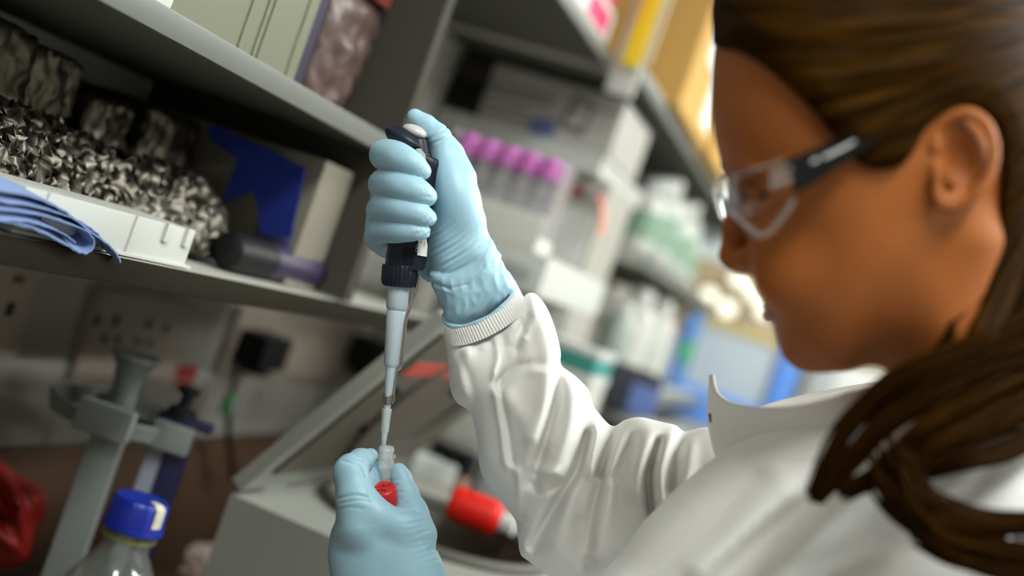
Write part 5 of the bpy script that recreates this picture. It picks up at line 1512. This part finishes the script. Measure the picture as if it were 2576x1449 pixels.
fbox('pink_box', 'pale pink box under the amber one', 'box', 1600, 945, 1672, 3.0, 0.078, 0.07, mat('pale_pink_card', (0.60, 0.48, 0.42), 0.6), [('box_flap', 0.0, 1.0, 0.85, 1.0, mat('pale_pink_flap', (0.62, 0.52, 0.47), 0.6))])
fbox('green_bottle_box', 'narrow green and blue carton beside the amber box', 'carton', 1708, 900, 1738, 2.85, 0.19, 0.035, mat('mid_blue_card', (0.09, 0.22, 0.5), 0.5), [('green_band', 0, 1, 0.35, 0.62, mat('green_band', (0.05, 0.33, 0.12), 0.5))], zb=1.3005)
fbox('blue_carton', 'small vivid blue carton at the end of the far middle shelf', 'carton', 1672, 696, 1735, 3.2, 0.06, 0.05, mat('vivid_blue_card', (0.02, 0.03, 0.42), 0.5), [('carton_label', 0.6, 1.0, 0.1, 0.9, NVY)])
fbox('dark_device', 'dark grey device behind the nose', 'device', 1745, 560, 1840, 3.4, 0.11, 0.08, mat('slate_device', (0.05, 0.06, 0.08), 0.5), [('device_screen', 0.2, 0.8, 0.3, 0.8, BLACK)])
fbox('pale_panel', 'pale blue-white panel behind the nose tip', 'panel', 1730, 650, 1850, 3.6, 0.12, 0.03, mat('pale_blue_white', (0.68, 0.76, 0.78), 0.4), [('panel_frame', 0.0, 0.06, 0, 1.6, mat('steel_blue_frame', (0.10, 0.2, 0.36), 0.4))])
fbox('grey_box', 'light grey box on the far middle shelf end', 'box', 1640, 560, 1715, 3.0, 0.1, 0.1, mat('light_grey_card', (0.45, 0.46, 0.44), 0.6), [('box_label', 0.2, 0.8, 0.2, 0.7, OFFW)])
# spot lamps over the far bench
BR = mat('lamp_glass', (1.0, 0.97, 0.80), 0.4, emit=0.8)
for i, (px, py) in enumerate(((1785, 745), (1830, 775), (1862, 700), (1898, 735), (1925, 780))):
    c = cam_pt(px, py, 4.6)
    t = thing('spot_lamp', ['leftmost lit spot lamp over the far bench', 'second lit spot lamp from the left over the far bench', 'third lit spot lamp, just left of the lips', 'fourth lit spot lamp, beside the lips', 'rightmost lit spot lamp under the lips'][i], 'lamp', c, 'lit spot lamps over the far bench')
    G().lathe(c + np.array([0, 0.0, 0]), np.array([0, -1, -0.2]), [(-0.02, 0.02), (0.0, 0.034), (0.012, 0.036)], 24).obj('lamp_housing', WHITE, t)
    G().lathe(c + np.array([0, -0.012, -0.0024]), np.array([0, -1, -0.2]), [(0, 0.031), (0.004, 0.029)], 24).obj('lamp_glass', BR, t)
    G().tube([c + np.array([0, 0.02, 0]), c + np.array([0, 0.10, 0.0]), c + np.array([0, 0.12, 0])], 0.006, 8).obj('lamp_arm', GREYP, t)
c = cam_pt(1850, 740, 4.75)
lp = thing('lamp_board', 'tan backing board carrying the spot lamps', 'board', (c[0], c[1], c[2] - 0.3))
M = rotz(math.degrees(YAW), c)
G().box(-0.2, 0.5, 0, 0.03, -0.35, 0.13, 0.004).obj('board_panel', mat('tan_board', (0.42, 0.33, 0.2), 0.6, var=0.08, vscale=6), lp, M=M)
G().box(-0.2, 0.5, -0.02, 0.0, -0.16, -0.13, 0.003).obj('board_ledge', mat('tan_ledge', (0.5, 0.4, 0.2), 0.6), lp, M=M)
_, cs, ws = fbox('white_sink', 'bright white basin beyond the chin', 'basin', 2010, 1040, 2200, 3.6, 0.15, 0.3, WHITE, [('basin_front', 0.05, 0.35, 0.1, 0.9, GREYP)], b=0.02)
fbox('floor_cupboard', 'tall cupboard standing on the floor under the white basin', 'cupboard', 2010, 1040, 2200, 3.6, cs[2] - 0.0005, 0.32, OFFW, [('cupboard_door', 0.05, 0.95, 0.08, 0.96, OFFW)], zb=0.0)
